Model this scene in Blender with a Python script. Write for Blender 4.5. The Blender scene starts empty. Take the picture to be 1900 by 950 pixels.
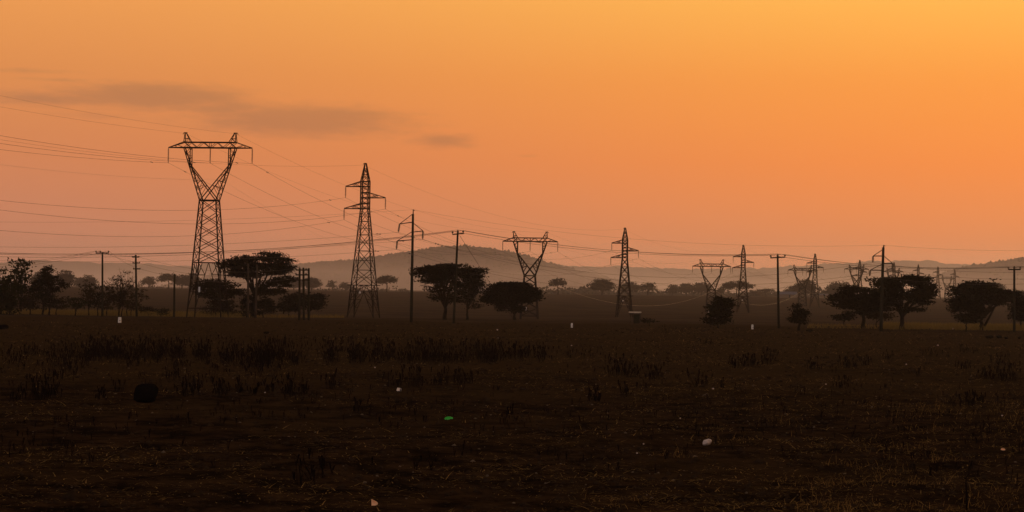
import bpy, math, random
import numpy as np
from mathutils import Vector, Matrix, Quaternion

random.seed(7)
rng = np.random.default_rng(7)
scene = bpy.context.scene
COL = scene.collection
R = math.radians

# ------------------------------------------------------------------ camera
F = 3600.0                      # focal length in pixels of the 1900 px wide photograph
HC = 4.2                        # eye height above the field
ROLL = R(0.75)
PITCH = math.atan(65.0 / F)
cam_data = bpy.data.cameras.new("camera")
cam = bpy.data.objects.new("camera", cam_data)
COL.objects.link(cam)
scene.camera = cam
cam_data.sensor_width = 36.0
cam_data.lens = 36.0 * F / 1900.0
cam_data.clip_start = 0.5
cam_data.clip_end = 60000.0
CAM_M = Matrix.Rotation(math.pi / 2 + PITCH, 3, 'X') @ Matrix.Rotation(ROLL, 3, 'Z')
cam.matrix_world = Matrix.Translation((0, 0, HC)) @ CAM_M.to_4x4()


def W(px, py, d):
    """The point of the place seen at a pixel of the photograph, d metres ahead."""
    r = CAM_M @ Vector(((px - 950.0) / F, -(py - 475.0) / F, -1.0))
    return Vector((r.x / r.y * d, d, HC + r.z / r.y * d))


# ------------------------------------------------------------------ node helper
class NT:
    def __init__(self, tree):
        self.t = tree
        self.t.nodes.clear()

    def n(self, typ, **kw):
        nd = self.t.nodes.new(typ)
        for k, v in kw.items():
            setattr(nd, k, v)
        return nd

    def put(self, sock, v):
        if isinstance(v, bpy.types.NodeSocket):
            self.t.links.new(v, sock)
        else:
            sock.default_value = v

    def m(self, op, a, b=0.0, c=0.0):
        nd = self.n('ShaderNodeMath', operation=op)
        self.put(nd.inputs[0], a)
        self.put(nd.inputs[1], b)
        self.put(nd.inputs[2], c)
        return nd.outputs[0]

    def smooth(self, v, lo, hi, a=0.0, b=1.0):
        nd = self.n('ShaderNodeMapRange', interpolation_type='SMOOTHSTEP')
        self.put(nd.inputs[0], v)
        nd.inputs[1].default_value = lo
        nd.inputs[2].default_value = hi
        nd.inputs[3].default_value = a
        nd.inputs[4].default_value = b
        return nd.outputs[0]

    def mix(self, f, a, b, mode='MIX'):
        nd = self.n('ShaderNodeMix', data_type='RGBA', blend_type=mode)
        self.put(nd.inputs[0], f)
        for s, v in ((nd.inputs[6], a), (nd.inputs[7], b)):
            if isinstance(v, (tuple, list)):
                v = (v[0], v[1], v[2], 1.0)
            self.put(s, v)
        return nd.outputs[2]

    def ramp(self, v, stops):
        nd = self.n('ShaderNodeValToRGB')
        cr = nd.color_ramp
        while len(cr.elements) > 1:
            cr.elements.remove(cr.elements[-1])
        for i, (p, c) in enumerate(stops):
            e = cr.elements[0] if i == 0 else cr.elements.new(p)
            e.position = p
            e.color = (c[0], c[1], c[2], 1.0)
        self.put(nd.inputs[0], v)
        return nd.outputs[0]

    def noise(self, vec, scale, detail=4.0, rough=0.55):
        nd = self.n('ShaderNodeTexNoise')
        if vec is not None:
            self.put(nd.inputs['Vector'], vec)
        nd.inputs['Scale'].default_value = scale
        nd.inputs['Detail'].default_value = detail
        nd.inputs['Roughness'].default_value = rough
        return nd.outputs[0]


def lin(r, g, b):
    f = lambda c: (c / 255 / 12.92) if c / 255 <= 0.04045 else ((c / 255 + 0.055) / 1.055) ** 2.4
    return (f(r), f(g), f(b))


# ------------------------------------------------------------------ world: dusty dusk sky
SUN_AZ, SUN_EL = R(24.0), R(13.0)          # right of the view, above the frame
world = bpy.data.worlds.new("World")
scene.world = world
world.use_nodes = True
w = NT(world.node_tree)
tc = w.n('ShaderNodeTexCoord')
sep = w.n('ShaderNodeSeparateXYZ')
w.put(sep.inputs[0], tc.outputs['Generated'])
el = w.m('ARCSINE', sep.outputs[2])
az = w.m('ARCTAN2', sep.outputs[0], sep.outputs[1])
elp = w.m('MAXIMUM', w.m('MULTIPLY', el, 2 / math.pi), 0.0)      # 0 at the horizon, 1 overhead
deg = lambda e: e / 90.0
left = w.ramp(elp, [(0.0, lin(214, 133, 108)), (deg(1.6), lin(217, 134, 100)), (deg(3.8), lin(223, 134, 83)),
                    (deg(6.2), lin(231, 145, 78)), (deg(8.6), lin(245, 160, 82)), (deg(15), (0.86, 0.40, 0.14)),
                    (deg(35), (0.46, 0.29, 0.18)), (1.0, (0.24, 0.20, 0.19))])
right = w.ramp(elp, [(0.0, lin(254, 143, 86)), (deg(1.6), lin(254, 139, 66)), (deg(3.8), lin(264, 144, 52)),
                     (deg(6.2), lin(264, 160, 58)), (deg(8.6), lin(268, 190, 77)), (deg(14), (1.25, 0.72, 0.20)),
                     (deg(35), (0.52, 0.33, 0.20)), (1.0, (0.24, 0.20, 0.19))])
front = w.mix(w.smooth(az, R(-17), R(19)), left, right)
back = w.ramp(elp, [(0.0, (0.46, 0.36, 0.34)), (deg(12), (0.58, 0.46, 0.43)), (deg(35), (0.36, 0.29, 0.28)), (1.0, (0.24, 0.20, 0.19))])
nish = w.n('ShaderNodeTexSky', sky_type='NISHITA', sun_disc=False, sun_elevation=R(3), sun_rotation=SUN_AZ,
           dust_density=8.0, air_density=1.5)
back = w.mix(1.0, back, w.mix(1.0, nish.outputs[0], (0.001, 0.001, 0.001), 'MULTIPLY'), 'ADD')
adiff = w.m('ABSOLUTE', w.m('SUBTRACT', az, SUN_AZ))
adiff = w.m('MINIMUM', adiff, w.m('SUBTRACT', 2 * math.pi, adiff))
sky = w.mix(w.smooth(adiff, R(50), R(140)), front, back)
# thin stratus streaks low in the sky, in azimuth and elevation
CLOUDS = [  # pixel centre, half width, half height, weight
    (290, 179, 165, 24, 1.1), (90, 183, 150, 14, 0.8), (420, 200, 90, 17, 0.85), (560, 224, 195, 29, 1.1),
    (620, 210, 130, 15, 0.85), (710, 222, 60, 14, 0.6), (560, 248, 150, 12, 0.55), (820, 261, 62, 15, 0.85), (60, 132, 95, 6, 0.45),
    (110, 148, 80, 5, 0.45), (985, 289, 30, 4, 0.35), (200, 215, 150, 10, 0.35)]
cu, cv = w.m('MULTIPLY', az, F), w.m('MULTIPLY', el, F)
comb = w.n('ShaderNodeCombineXYZ')
w.put(comb.inputs[0], w.m('MULTIPLY', cu, 0.016))
w.put(comb.inputs[1], w.m('MULTIPLY', cv, 0.07))
nz = w.noise(comb.outputs[0], 1.0, 6.0, 0.6)
tot = None
for (px, py, rx, ry, wt) in CLOUDS:
    p = W(px, py, 1000.0)
    a0, e0 = math.atan2(p.x, p.y) * F, math.atan2(p.z - HC, math.hypot(p.x, p.y)) * F
    du = w.m('MULTIPLY', w.m('SUBTRACT', cu, a0), 1.0 / rx)
    dv = w.m('MULTIPLY', w.m('SUBTRACT', cv, e0), 1.0 / ry)
    g = w.m('MULTIPLY', w.m('POWER', 2.718, w.m('MULTIPLY', w.m('ADD', w.m('MULTIPLY', du, du), w.m('MULTIPLY', dv, dv)), -0.9)), wt)
    tot = g if tot is None else w.m('MAXIMUM', tot, g)
cm = w.smooth(w.m('ADD', tot, w.m('MULTIPLY', w.m('SUBTRACT', nz, 0.5), 0.9)), 0.05, 1.0)
cm = w.m('MULTIPLY', cm, w.smooth(tot, 0.03, 0.3))
cloudy = w.mix(1.0, sky, (0.66, 0.73, 0.98), 'MULTIPLY')
sky = w.mix(w.m('MULTIPLY', cm, 0.92), sky, cloudy)
bgd = w.n('ShaderNodeBackground')
w.put(bgd.inputs[0], sky)
bgd.inputs[1].default_value = 1.0
wo = w.n('ShaderNodeOutputWorld')
w.t.links.new(bgd.outputs[0], wo.inputs[0])

# ------------------------------------------------------------------ sun, exposure, render
sun_data = bpy.data.lights.new("sun", 'SUN')
sun_data.energy = 0.35
sun_data.angle = R(0.5)
sun_data.color = (1.0, 0.58, 0.28)
sun = bpy.data.objects.new("sun", sun_data)
COL.objects.link(sun)
sd = Vector((math.sin(SUN_AZ) * math.cos(SUN_EL), math.cos(SUN_AZ) * math.cos(SUN_EL), math.sin(SUN_EL)))
sun.rotation_euler = (-sd).to_track_quat('-Z', 'Y').to_euler()
sun.location = sd * 300
vs = scene.view_settings
vs.view_transform = 'Standard'
vs.look = 'None'
vs.exposure = 0.0
vs.gamma = 1.0
cy = scene.cycles
cy.max_bounces = 5
cy.diffuse_bounces = 2
cy.glossy_bounces = 1
cy.transmission_bounces = 3
cy.transparent_max_bounces = 8
cy.volume_bounces = 1
cy.use_denoising = True


# ------------------------------------------------------------------ materials
def mat(name, col, rough=0.9, var=0.25, scale=3.0, spec=0.2, translucent=0.0, metal=0.0, bump=0.0):
    m = bpy.data.materials.new(name)
    m.use_nodes = True
    t = NT(m.node_tree)
    tcn = t.n('ShaderNodeTexCoord')
    nzv = t.noise(tcn.outputs['Object'], scale, 5.0)
    c = t.mix(nzv, tuple(x * (1 - var) for x in col), tuple(min(1, x * (1 + var)) for x in col))
    b = t.n('ShaderNodeBsdfPrincipled')
    t.put(b.inputs['Base Color'], c)
    b.inputs['Roughness'].default_value = rough
    b.inputs['Specular IOR Level'].default_value = spec
    b.inputs['Metallic'].default_value = metal
    if bump:
        bn = t.n('ShaderNodeBump')
        bn.inputs['Strength'].default_value = bump
        t.put(bn.inputs['Height'], nzv)
        t.t.links.new(bn.outputs[0], b.inputs['Normal'])
    o = t.n('ShaderNodeOutputMaterial')
    sh = b.outputs[0]
    if translucent:
        tr = t.n('ShaderNodeBsdfTranslucent')
        t.put(tr.inputs[0], c)
        mx = t.n('ShaderNodeMixShader')
        mx.inputs[0].default_value = translucent
        t.t.links.new(sh, mx.inputs[1])
        t.t.links.new(tr.outputs[0], mx.inputs[2])
        sh = mx.outputs[0]
    t.t.links.new(sh, o.inputs[0])
    return m


M = {
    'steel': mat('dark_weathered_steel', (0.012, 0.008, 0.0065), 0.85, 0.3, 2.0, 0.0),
    'insulator': mat('brown_glazed_insulator', (0.035, 0.022, 0.018), 0.35, 0.2, 6.0, 0.4),
    'wire': mat('aluminium_conductor', (0.06, 0.045, 0.035), 0.6, 0.1, 1.0, 0.3),
    'cable': mat('pale_sheathed_cable', (0.55, 0.42, 0.36), 0.4, 0.1, 1.0, 0.5),
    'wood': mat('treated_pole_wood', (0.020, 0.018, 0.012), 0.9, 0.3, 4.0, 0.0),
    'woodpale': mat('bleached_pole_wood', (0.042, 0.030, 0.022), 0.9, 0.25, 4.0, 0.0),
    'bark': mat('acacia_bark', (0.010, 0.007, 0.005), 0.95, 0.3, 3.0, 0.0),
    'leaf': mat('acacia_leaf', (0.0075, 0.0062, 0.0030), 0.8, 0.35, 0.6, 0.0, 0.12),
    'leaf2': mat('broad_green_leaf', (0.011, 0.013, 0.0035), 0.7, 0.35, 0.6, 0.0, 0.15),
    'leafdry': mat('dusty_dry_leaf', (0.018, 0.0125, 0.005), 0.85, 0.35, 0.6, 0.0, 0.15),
    'weed': mat('dead_weed_stalk', (0.0060, 0.0032, 0.0022), 0.95, 0.35, 2.0, 0.0),
    'grass': mat('dry_yellow_grass', (0.15, 0.105, 0.032), 0.9, 0.3, 0.4, 0.0, 0.4),
    'straw': mat('dry_straw', (0.18, 0.112, 0.038), 0.9, 0.85, 22.0, 0.0, 0.2),
    'tuft': mat('golden_dry_tuft', (0.21, 0.122, 0.036), 0.9, 0.8, 22.0, 0.0, 0.3),
    'clod': mat('dry_soil_clod', (0.022, 0.0135, 0.0075), 0.95, 0.8, 6.0, 0.0),
    'pebble': mat('pale_pebble', (0.10, 0.075, 0.055), 0.85, 0.4, 1.7, 0.0),
    'rock': mat('black_basalt', (0.0035, 0.003, 0.0026), 0.95, 0.3, 5.0, 0.0, bump=0.4),
    'white': mat('whitewashed_concrete', (0.66, 0.62, 0.58), 0.85, 0.15, 6.0, 0.2),
    'dirt_mark': mat('chipped_concrete', (0.10, 0.085, 0.07), 0.9, 0.3, 6.0, 0.1),
    'plate': mat('pale_enamel_plate', (0.62, 0.64, 0.68), 0.4, 0.08, 4.0, 0.4),
    'green': mat('green_plastic', (0.010, 0.42, 0.030), 0.4, 0.2, 9.0, 0.4, 0.25),
    'bag': mat('crumpled_white_plastic', (0.82, 0.72, 0.66), 0.5, 0.18, 9.0, 0.4, 0.3),
    'shell': mat('dirty_white_shell', (0.46, 0.37, 0.33), 0.8, 0.35, 14.0, 0.1),
    'peach': mat('peach_cardboard', (0.86, 0.52, 0.30), 0.7, 0.15, 9.0, 0.2, 0.2),
    'tin': mat('weathered_roof_sheet', (0.46, 0.40, 0.34), 0.6, 0.2, 3.0, 0.4),
    'bluetin': mat('blue_roof_sheet', (0.06, 0.065, 0.095), 0.7, 0.15, 0.3, 0.1),
    'mudwall': mat('mud_wall', (0.13, 0.095, 0.07), 0.95, 0.2, 1.0, 0.0),
    'hill': mat('scrubby_hillside', (0.050, 0.032, 0.036), 0.95, 0.3, 0.02, 0.0),
    'farhill': mat('far_ridge_scrub', (0.045, 0.032, 0.040), 0.95, 0.3, 0.01, 0.0),
    'scrub': mat('dark_hill_scrub', (0.030, 0.028, 0.018), 0.95, 0.3, 0.1, 0.0),
}


# ------------------------------------------------------------------ mesh helpers
class MB:
    """Collects shapes into one mesh; coordinates in the place's metres."""

    def __init__(self):
        self.v, self.f, self.n = [], [], 0

    def add(self, verts, faces):
        self.v.extend(verts)
        o = self.n
        self.f.extend([tuple(i + o for i in f) for f in faces])
        self.n += len(verts)

    def tube(self, pts, radii, sides=5, cap=True):
        pts = [Vector(p) for p in pts]
        if not hasattr(radii, '__len__'):
            radii = [radii] * len(pts)
        vs_, fs_ = [], []
        up = Vector((0, 0, 1))
        for i, p in enumerate(pts):
            t = (pts[min(i + 1, len(pts) - 1)] - pts[max(i - 1, 0)]).normalized()
            a = t.cross(up if abs(t.z) < 0.95 else Vector((1, 0, 0))).normalized()
            b = t.cross(a)
            for k in range(sides):
                th = 2 * math.pi * k / sides
                vs_.append(p + (a * math.cos(th) + b * math.sin(th)) * radii[i])
        for i in range(len(pts) - 1):
            for k in range(sides):
                k2 = (k + 1) % sides
                fs_.append((i * sides + k, i * sides + k2, (i + 1) * sides + k2, (i + 1) * sides + k))
        if cap:
            fs_.append(tuple(range(sides - 1, -1, -1)))
            fs_.append(tuple((len(pts) - 1) * sides + k for k in range(sides)))
        self.add(vs_, fs_)

    def bar(self, p, q, wd):
        """An angle-iron like square bar from p to q."""
        self.tube([p, q], wd * 0.7, 4)

    def box(self, c, s, rz=0.0):
        cx, cy_, cz = c
        hx, hy, hz = s[0] / 2, s[1] / 2, s[2] / 2
        cs, sn = math.cos(rz), math.sin(rz)
        vv = []
        for dx, dy, dz in ((-1, -1, -1), (1, -1, -1), (1, 1, -1), (-1, 1, -1), (-1, -1, 1), (1, -1, 1), (1, 1, 1), (-1, 1, 1)):
            x, y = dx * hx, dy * hy
            vv.append(Vector((cx + x * cs - y * sn, cy_ + x * sn + y * cs, cz + dz * hz)))
        self.add(vv, [(0, 3, 2, 1), (4, 5, 6, 7), (0, 1, 5, 4), (1, 2, 6, 5), (2, 3, 7, 6), (3, 0, 4, 7)])

    def lathe(self, c, prof, sides=8):
        """prof: (radius, height) from bottom to top, about the vertical through c."""
        self.tube([Vector(c) + Vector((0, 0, h)) for r_, h in prof], [r_ for r_, h in prof], sides)

    def build(self, name, m, parent=None, origin=(0, 0, 0), smooth=False):
        o = Vector(origin)
        me = bpy.data.meshes.new(name)
        me.from_pydata([tuple(Vector(p) - o) for p in self.v], [], self.f)
        me.materials.append(m)
        if smooth:
            me.shade_smooth()
        return link(name, me, parent, None if parent else origin)


def link(name, me, parent=None, loc=None):
    ob = bpy.data.objects.new(name, me)
    COL.objects.link(ob)
    if parent:
        ob.parent = parent
    if loc is not None:
        ob.location = loc
    return ob


def np_mesh(name, verts, faces, m, parent=None, loc=None):
    """verts (n,3), faces (k,3 or 4) numpy arrays."""
    me = bpy.data.meshes.new(name)
    n, k = len(verts), faces.shape[1]
    me.vertices.add(n)
    me.vertices.foreach_set('co', np.asarray(verts, np.float32).ravel())
    me.loops.add(faces.size)
    me.loops.foreach_set('vertex_index', faces.astype(np.int32).ravel())
    me.polygons.add(len(faces))
    me.polygons.foreach_set('loop_start', np.arange(0, faces.size, k, dtype=np.int32))
    me.update(calc_edges=True)
    me.materials.append(m)
    return link(name, me, parent, loc)


def tag(o, label=None, cat=None, group=None, kind=None):
    if label:
        o['label'] = label
    if cat:
        o['category'] = cat
    if group:
        o['group'] = group
    if kind:
        o['kind'] = kind
    return o


def thing(name, label, cat, loc, group=None):
    e = bpy.data.objects.new(name, None)
    COL.objects.link(e)
    e.location = loc
    e.empty_display_size = 0.3
    return tag(e, label, cat, group)


# ------------------------------------------------------------------ noise and ground form
def vnoise(x, y, seed=0):
    xi, yi = np.floor(x).astype(np.int64), np.floor(y).astype(np.int64)
    fx, fy = x - xi, y - yi
    fx, fy = fx * fx * (3 - 2 * fx), fy * fy * (3 - 2 * fy)

    def h(a, b):
        n = (a * 374761393 + b * 668265263 + seed * 974634777) & 0xFFFFFFFF
        n = ((n ^ (n >> 13)) * 1274126177) & 0xFFFFFFFF
        return ((n ^ (n >> 16)) & 0xFFFF) / 65535.0
    return (h(xi, yi) * (1 - fx) + h(xi + 1, yi) * fx) * (1 - fy) + (h(xi, yi + 1) * (1 - fx) + h(xi + 1, yi + 1) * fx) * fy


PROF_D = np.array([0, 270, 300, 440, 490, 640, 800, 1000, 1340, 2000, 3000, 9000, 20000.0])
PROF_DROP = np.array([0, 56, 55, 50.5, 46, 34, 24, 14, 4.5, 2.0, 1.0, 0.5, 0.2])


def zprof(y):
    y = np.asarray(y, float)
    z = np.where(y <= 270, 0.0, HC - np.interp(y, PROF_D, PROF_DROP) * y / F)
    return z


_ys = np.concatenate([np.linspace(-3000, 250, 60), np.geomspace(251, 20000, 400)])
_zs = zprof(_ys)
for _ in range(30):
    _zs[1:-1] = 0.25 * _zs[:-2] + 0.5 * _zs[1:-1] + 0.25 * _zs[2:]


def zg(x, y):
    x, y = np.asarray(x, float), np.asarray(y, float)
    z = np.interp(y, _ys, _zs)
    dist = np.hypot(x, y)
    near = np.clip(1.3 - dist / 400.0, 0.0, 1)
    z = z + (vnoise(x / 9.0, y / 9.0, 1) - 0.5) * 0.22 + (vnoise(x / 60.0, y / 60.0, 5) - 0.5) * 0.5 * np.clip(dist / 250 - 0.6, 0, 1)
    z = z + near * ((vnoise(x / 1.6, y / 1.6, 2) - 0.5) * 0.12 + (vnoise(x / 0.5, y / 0.5, 3) - 0.5) * 0.06)
    return z


def G(px, py, lo=30.0, hi=1500.0):
    """Where the line of sight through a pixel meets the ground."""
    ds = np.geomspace(lo, hi, 900)
    p1 = W(px, py, 1.0)
    xs, zs = ds * p1.x, HC + (p1.z - HC) * ds
    hit = np.nonzero(zs <= zg(xs, ds))[0]
    d = ds[hit[0]] if len(hit) else hi
    return Vector((p1.x * d, d, float(zg(p1.x * d, d))))


def on_ground(p):
    return Vector((p.x, p.y, float(zg(p.x, p.y))))


# ------------------------------------------------------------------ ground sheet
def ground():
    fine = np.arange(-17.0, 17.001, 0.06)
    side = np.concatenate([np.arange(-180, -17, 4.0), [], ])
    ang = np.radians(np.concatenate([side, fine, -side[::-1][:-1]]))
    rad = np.concatenate([[0.5, 2, 5, 9, 14, 20], np.exp(np.arange(math.log(26), math.log(330), 0.0062)), np.geomspace(332, 12000, 110)])
    A, Rr = np.meshgrid(ang, rad)
    X, Y = Rr * np.sin(A), Rr * np.cos(A)
    Z = zg(X, Y)
    v = np.stack([X, Y, Z], -1).reshape(-1, 3)
    na, nr = len(ang), len(rad)
    i, j = np.meshgrid(np.arange(nr - 1), np.arange(na), indexing='ij')
    j2 = (j + 1) % na
    f = np.stack([i * na + j, (i + 1) * na + j, (i + 1) * na + j2, i * na + j2], -1).reshape(-1, 4)
    m = bpy.data.materials.new('field_soil')
    m.use_nodes = True
    t = NT(m.node_tree)
    g = t.n('ShaderNodeNewGeometry')
    pos = g.outputs['Position']
    s = t.n('ShaderNodeSeparateXYZ')
    t.put(s.inputs[0], pos)
    n1 = t.noise(pos, 0.06, 5.0)
    n2 = t.noise(pos, 0.7, 8.0, 0.72)
    n3 = t.noise(pos, 7.0, 4.0, 0.7)
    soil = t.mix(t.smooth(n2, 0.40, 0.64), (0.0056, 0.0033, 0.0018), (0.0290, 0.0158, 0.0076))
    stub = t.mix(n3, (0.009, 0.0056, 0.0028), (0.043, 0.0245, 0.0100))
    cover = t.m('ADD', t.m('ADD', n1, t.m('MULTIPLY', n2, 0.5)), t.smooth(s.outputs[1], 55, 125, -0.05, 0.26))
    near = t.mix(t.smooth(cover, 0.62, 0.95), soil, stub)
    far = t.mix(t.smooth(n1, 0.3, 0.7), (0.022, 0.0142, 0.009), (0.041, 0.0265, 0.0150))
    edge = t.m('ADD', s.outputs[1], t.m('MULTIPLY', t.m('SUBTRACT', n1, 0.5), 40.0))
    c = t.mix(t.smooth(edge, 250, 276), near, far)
    b = t.n('ShaderNodeBsdfPrincipled')
    t.put(b.inputs['Base Color'], c)
    b.inputs['Roughness'].default_value = 0.95
    b.inputs['Specular IOR Level'].default_value = 0.0
    bp = t.n('ShaderNodeBump')
    bp.inputs['Strength'].default_value = 0.8
    bp.inputs['Distance'].default_value = 0.06
    t.put(bp.inputs['Height'], n3)
    t.t.links.new(bp.outputs[0], b.inputs['Normal'])
    o = t.n('ShaderNodeOutputMaterial')
    t.t.links.new(b.outputs[0], o.inputs[0])
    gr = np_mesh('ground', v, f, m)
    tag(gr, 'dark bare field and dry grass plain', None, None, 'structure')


ground()


# ------------------------------------------------------------------ hills
def hill(name, label, sil, yc, depth, m, bump, nx, ny, seed, scrub=0, bump_w=14.0):
    """A ridge raised from its skyline (photograph pixels at distance yc), rounded in depth."""
    pts = [W(px, py, yc) for px, py in sil]
    xs = np.array([p.x for p in pts])
    hs = np.array([p.z for p in pts])
    gx = np.linspace(xs[0], xs[-1], nx)
    H = np.interp(gx, xs, hs)
    for _ in range(max(1, nx // 120)):
        H[1:-1] = 0.25 * H[:-2] + 0.5 * H[1:-1] + 0.25 * H[2:]
    gy = np.linspace(-1, 1, ny)
    T = np.cos(gy * math.pi / 2) ** 1.3
    X, YY = np.meshgrid(gx, gy)
    Y = yc + YY * depth
    base = np.interp(Y, _ys, _zs) - 1.5
    taper = np.clip(np.minimum((gx - xs[0]), (xs[-1] - gx)) / (0.06 * (xs[-1] - xs[0])), 0, 1)
    z0 = base + np.maximum(H[None, :] - base, 0) * T[:, None]
    rough = (vnoise(X / bump_w, Y / bump_w, seed) - 0.5) + 0.6 * (vnoise(X / (bump_w * 0.4), Y / (bump_w * 0.4), seed + 1) - 0.5)
    gul = (vnoise(X / (bump_w * 9), Y / (bump_w * 9), seed + 2) - 0.5)
    z = z0 + (rough * bump + gul * bump * 1.5) * np.clip(T[:, None] * 3, 0, 1)
    z = base + (z - base) * taper[None, :]
    v = np.stack([X, Y, z], -1).reshape(-1, 3)
    i, j = np.meshgrid(np.arange(ny - 1), np.arange(nx - 1), indexing='ij')
    f = np.stack([i * nx + j, i * nx + j + 1, (i + 1) * nx + j + 1, (i + 1) * nx + j], -1).reshape(-1, 4)
    o = np_mesh(name, v, f, m)
    tag(o, label, None, None, 'structure')
    if scrub:
        r = np.random.default_rng(seed)
        ii = r.integers(0, len(v), scrub)
        keep = z.reshape(-1)[ii] > base.reshape(-1)[ii] + 3
        c = v[ii[keep]] + r.uniform(-6, 6, (keep.sum(), 3)) * (1, 1, 0)
        c[:, 2] += 0.3
        blobs('hill_scrub', c, r.uniform(1.5, 5.0, len(c)) * (0.7 + 0.6 * r.random(len(c))), M['scrub'], r, 0.8, 'scattered bushes on the slope of the hill')


OCT_V = np.array([[1, 0, 0], [0, 1, 0], [-1, 0, 0], [0, -1, 0], [0, 0, 1], [0, 0, -1.0]])
OCT_F = np.array([[0, 1, 4], [1, 2, 4], [2, 3, 4], [3, 0, 4], [1, 0, 5], [2, 1, 5], [3, 2, 5], [0, 3, 5]])


def blobs(name, c, s, m, r, flat=0.7, label=None):
    n = len(c)
    v = OCT_V[None] * s[:, None, None] * r.uniform(0.6, 1.3, (n, 6, 1))
    th = r.uniform(0, 6.28, n)
    cs, sn = np.cos(th)[:, None], np.sin(th)[:, None]
    x, y = v[..., 0] * cs - v[..., 1] * sn, v[..., 0] * sn + v[..., 1] * cs
    v = np.stack([x, y, v[..., 2] * flat], -1) + c[:, None, :]
    f = OCT_F[None] + (np.arange(n) * 6)[:, None, None]
    o = np_mesh(name, v.reshape(-1, 3), f.reshape(-1, 3), m)
    return tag(o, label, None, None, 'stuff')


hill('hill', 'low rounded hill behind the plain, dotted with bushes',
     [(380, 520), (440, 505), (500, 497), (540, 493), (585, 488), (620, 486), (660, 484), (700, 479), (740, 472), (775, 466), (820, 460), (850, 458),
      (872, 457.5), (900, 462), (940, 468), (980, 477), (1010, 487), (1040, 496), (1080, 507), (1140, 520), (1210, 533)],
     4500, 900, M['hill'], 3.0, 520, 70, 11, 6000, 18.0)
hill('far_ridge', 'long level ridge far behind the plain',
     [(-700, 486), (-300, 489), (0, 491), (60, 489), (150, 490), (250, 491), (330, 494), (420, 491), (520, 494), (620, 494), (720, 497), (850, 497), (1000, 496), (1060, 497),
      (1130, 497), (1240, 498), (1330, 498), (1430, 497), (1520, 492), (1600, 489), (1650, 490), (1700, 487), (1760, 487), (1830, 489), (1900, 488), (2300, 484), (2700, 480)],
     9000, 900, M['farhill'], 16.0, 900, 30, 21, 0, 48.0)
hill('mid_hill', 'small double hill in the haze left of the right pole',
     [(1230, 545), (1290, 536), (1330, 524), (1360, 512), (1385, 508), (1405, 506), (1425, 511), (1450, 522), (1490, 530), (1540, 540)],
     6000, 600, M['farhill'], 4.0, 200, 30, 31, 0, 25.0)
hill('right_hill', 'dark wooded hill rising at the right edge',
     [(1730, 545), (1765, 523), (1785, 506), (1800, 496), (1825, 490), (1850, 489), (1872, 487), (1880, 483), (1900, 480), (1950, 470), (2050, 455), (2200, 450), (2500, 480), (2700, 530)],
     3600, 600, M['hill'], 4.0, 420, 50, 41, 4000, 20.0)


# ------------------------------------------------------------------ lattice towers
UNIT = None


def unit_bar():
    global UNIT
    if UNIT is None:
        b = MB()
        b.tube([(0, 0, 0), (0, 0, 1)], 0.7, 4)
        UNIT = bpy.data.meshes.new('brace')
        UNIT.from_pydata([tuple(p) for p in b.v], [], b.f)
        UNIT.materials.append(M['steel'])
    return UNIT


def braces(members, parent, pieces):
    """members: (p, q, width) in the tower's own metres; one object each, or one joined part."""
    if pieces:
        for p, q, wd in members:
            p, q = Vector(p), Vector(q)
            o = link('brace', unit_bar(), parent)
            dv = q - p
            o.matrix_local = Matrix.LocRotScale(p, dv.to_track_quat('Z', 'Y'), (wd, wd, dv.length))
    elif members:
        b = MB()
        for p, q, wd in members:
            b.bar(p, q, wd)
        tag(b.build('bracing', M['steel'], parent), kind='stuff')


def ring(h, a):
    c = [Vector((-a, -a, h)), Vector((a, -a, h)), Vector((a, a, h)), Vector((-a, a, h))]
    return c


def xpanels(levels, wd, out):
    """X bracing on the four faces between successive (height, half width) levels."""
    for (h0, a0), (h1, a1) in zip(levels[:-1], levels[1:]):
        r0, r1 = ring(h0, a0), ring(h1, a1)
        for k in range(4):
            k2 = (k + 1) % 4
            out.append((r0[k], r1[k2], wd))
            out.append((r0[k2], r1[k], wd))


def ringbars(h, a, wd, out):
    r = ring(h, a)
    for k in range(4):
        out.append((r[k], r[(k + 1) % 4], wd))


def insulator(parent, top, length, n, rad):
    b = MB()
    prof = [(0.02, 0.0), (0.03, -0.12)]
    L = length - 0.3
    for i in range(n):
        h = -0.12 - L * i / n
        prof += [(rad, h), (rad * 0.95, h - L / n * 0.35), (0.035, h - L / n * 0.45), (0.035, h - L / n * 0.95)]
    prof += [(0.03, -0.15 - L), (0.06, -length + 0.08), (0.06, -length - 0.05)]
    b.lathe(top, prof, 7)
    return b.build('insulator_string', M['insulator'], parent)


def legs(parent, pts_by_leg, wd):
    for pts in pts_by_leg:
        b = MB()
        b.tube(pts, [wd * 0.7] * len(pts), 4)
        b.build('leg', M['steel'], parent)


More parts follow.
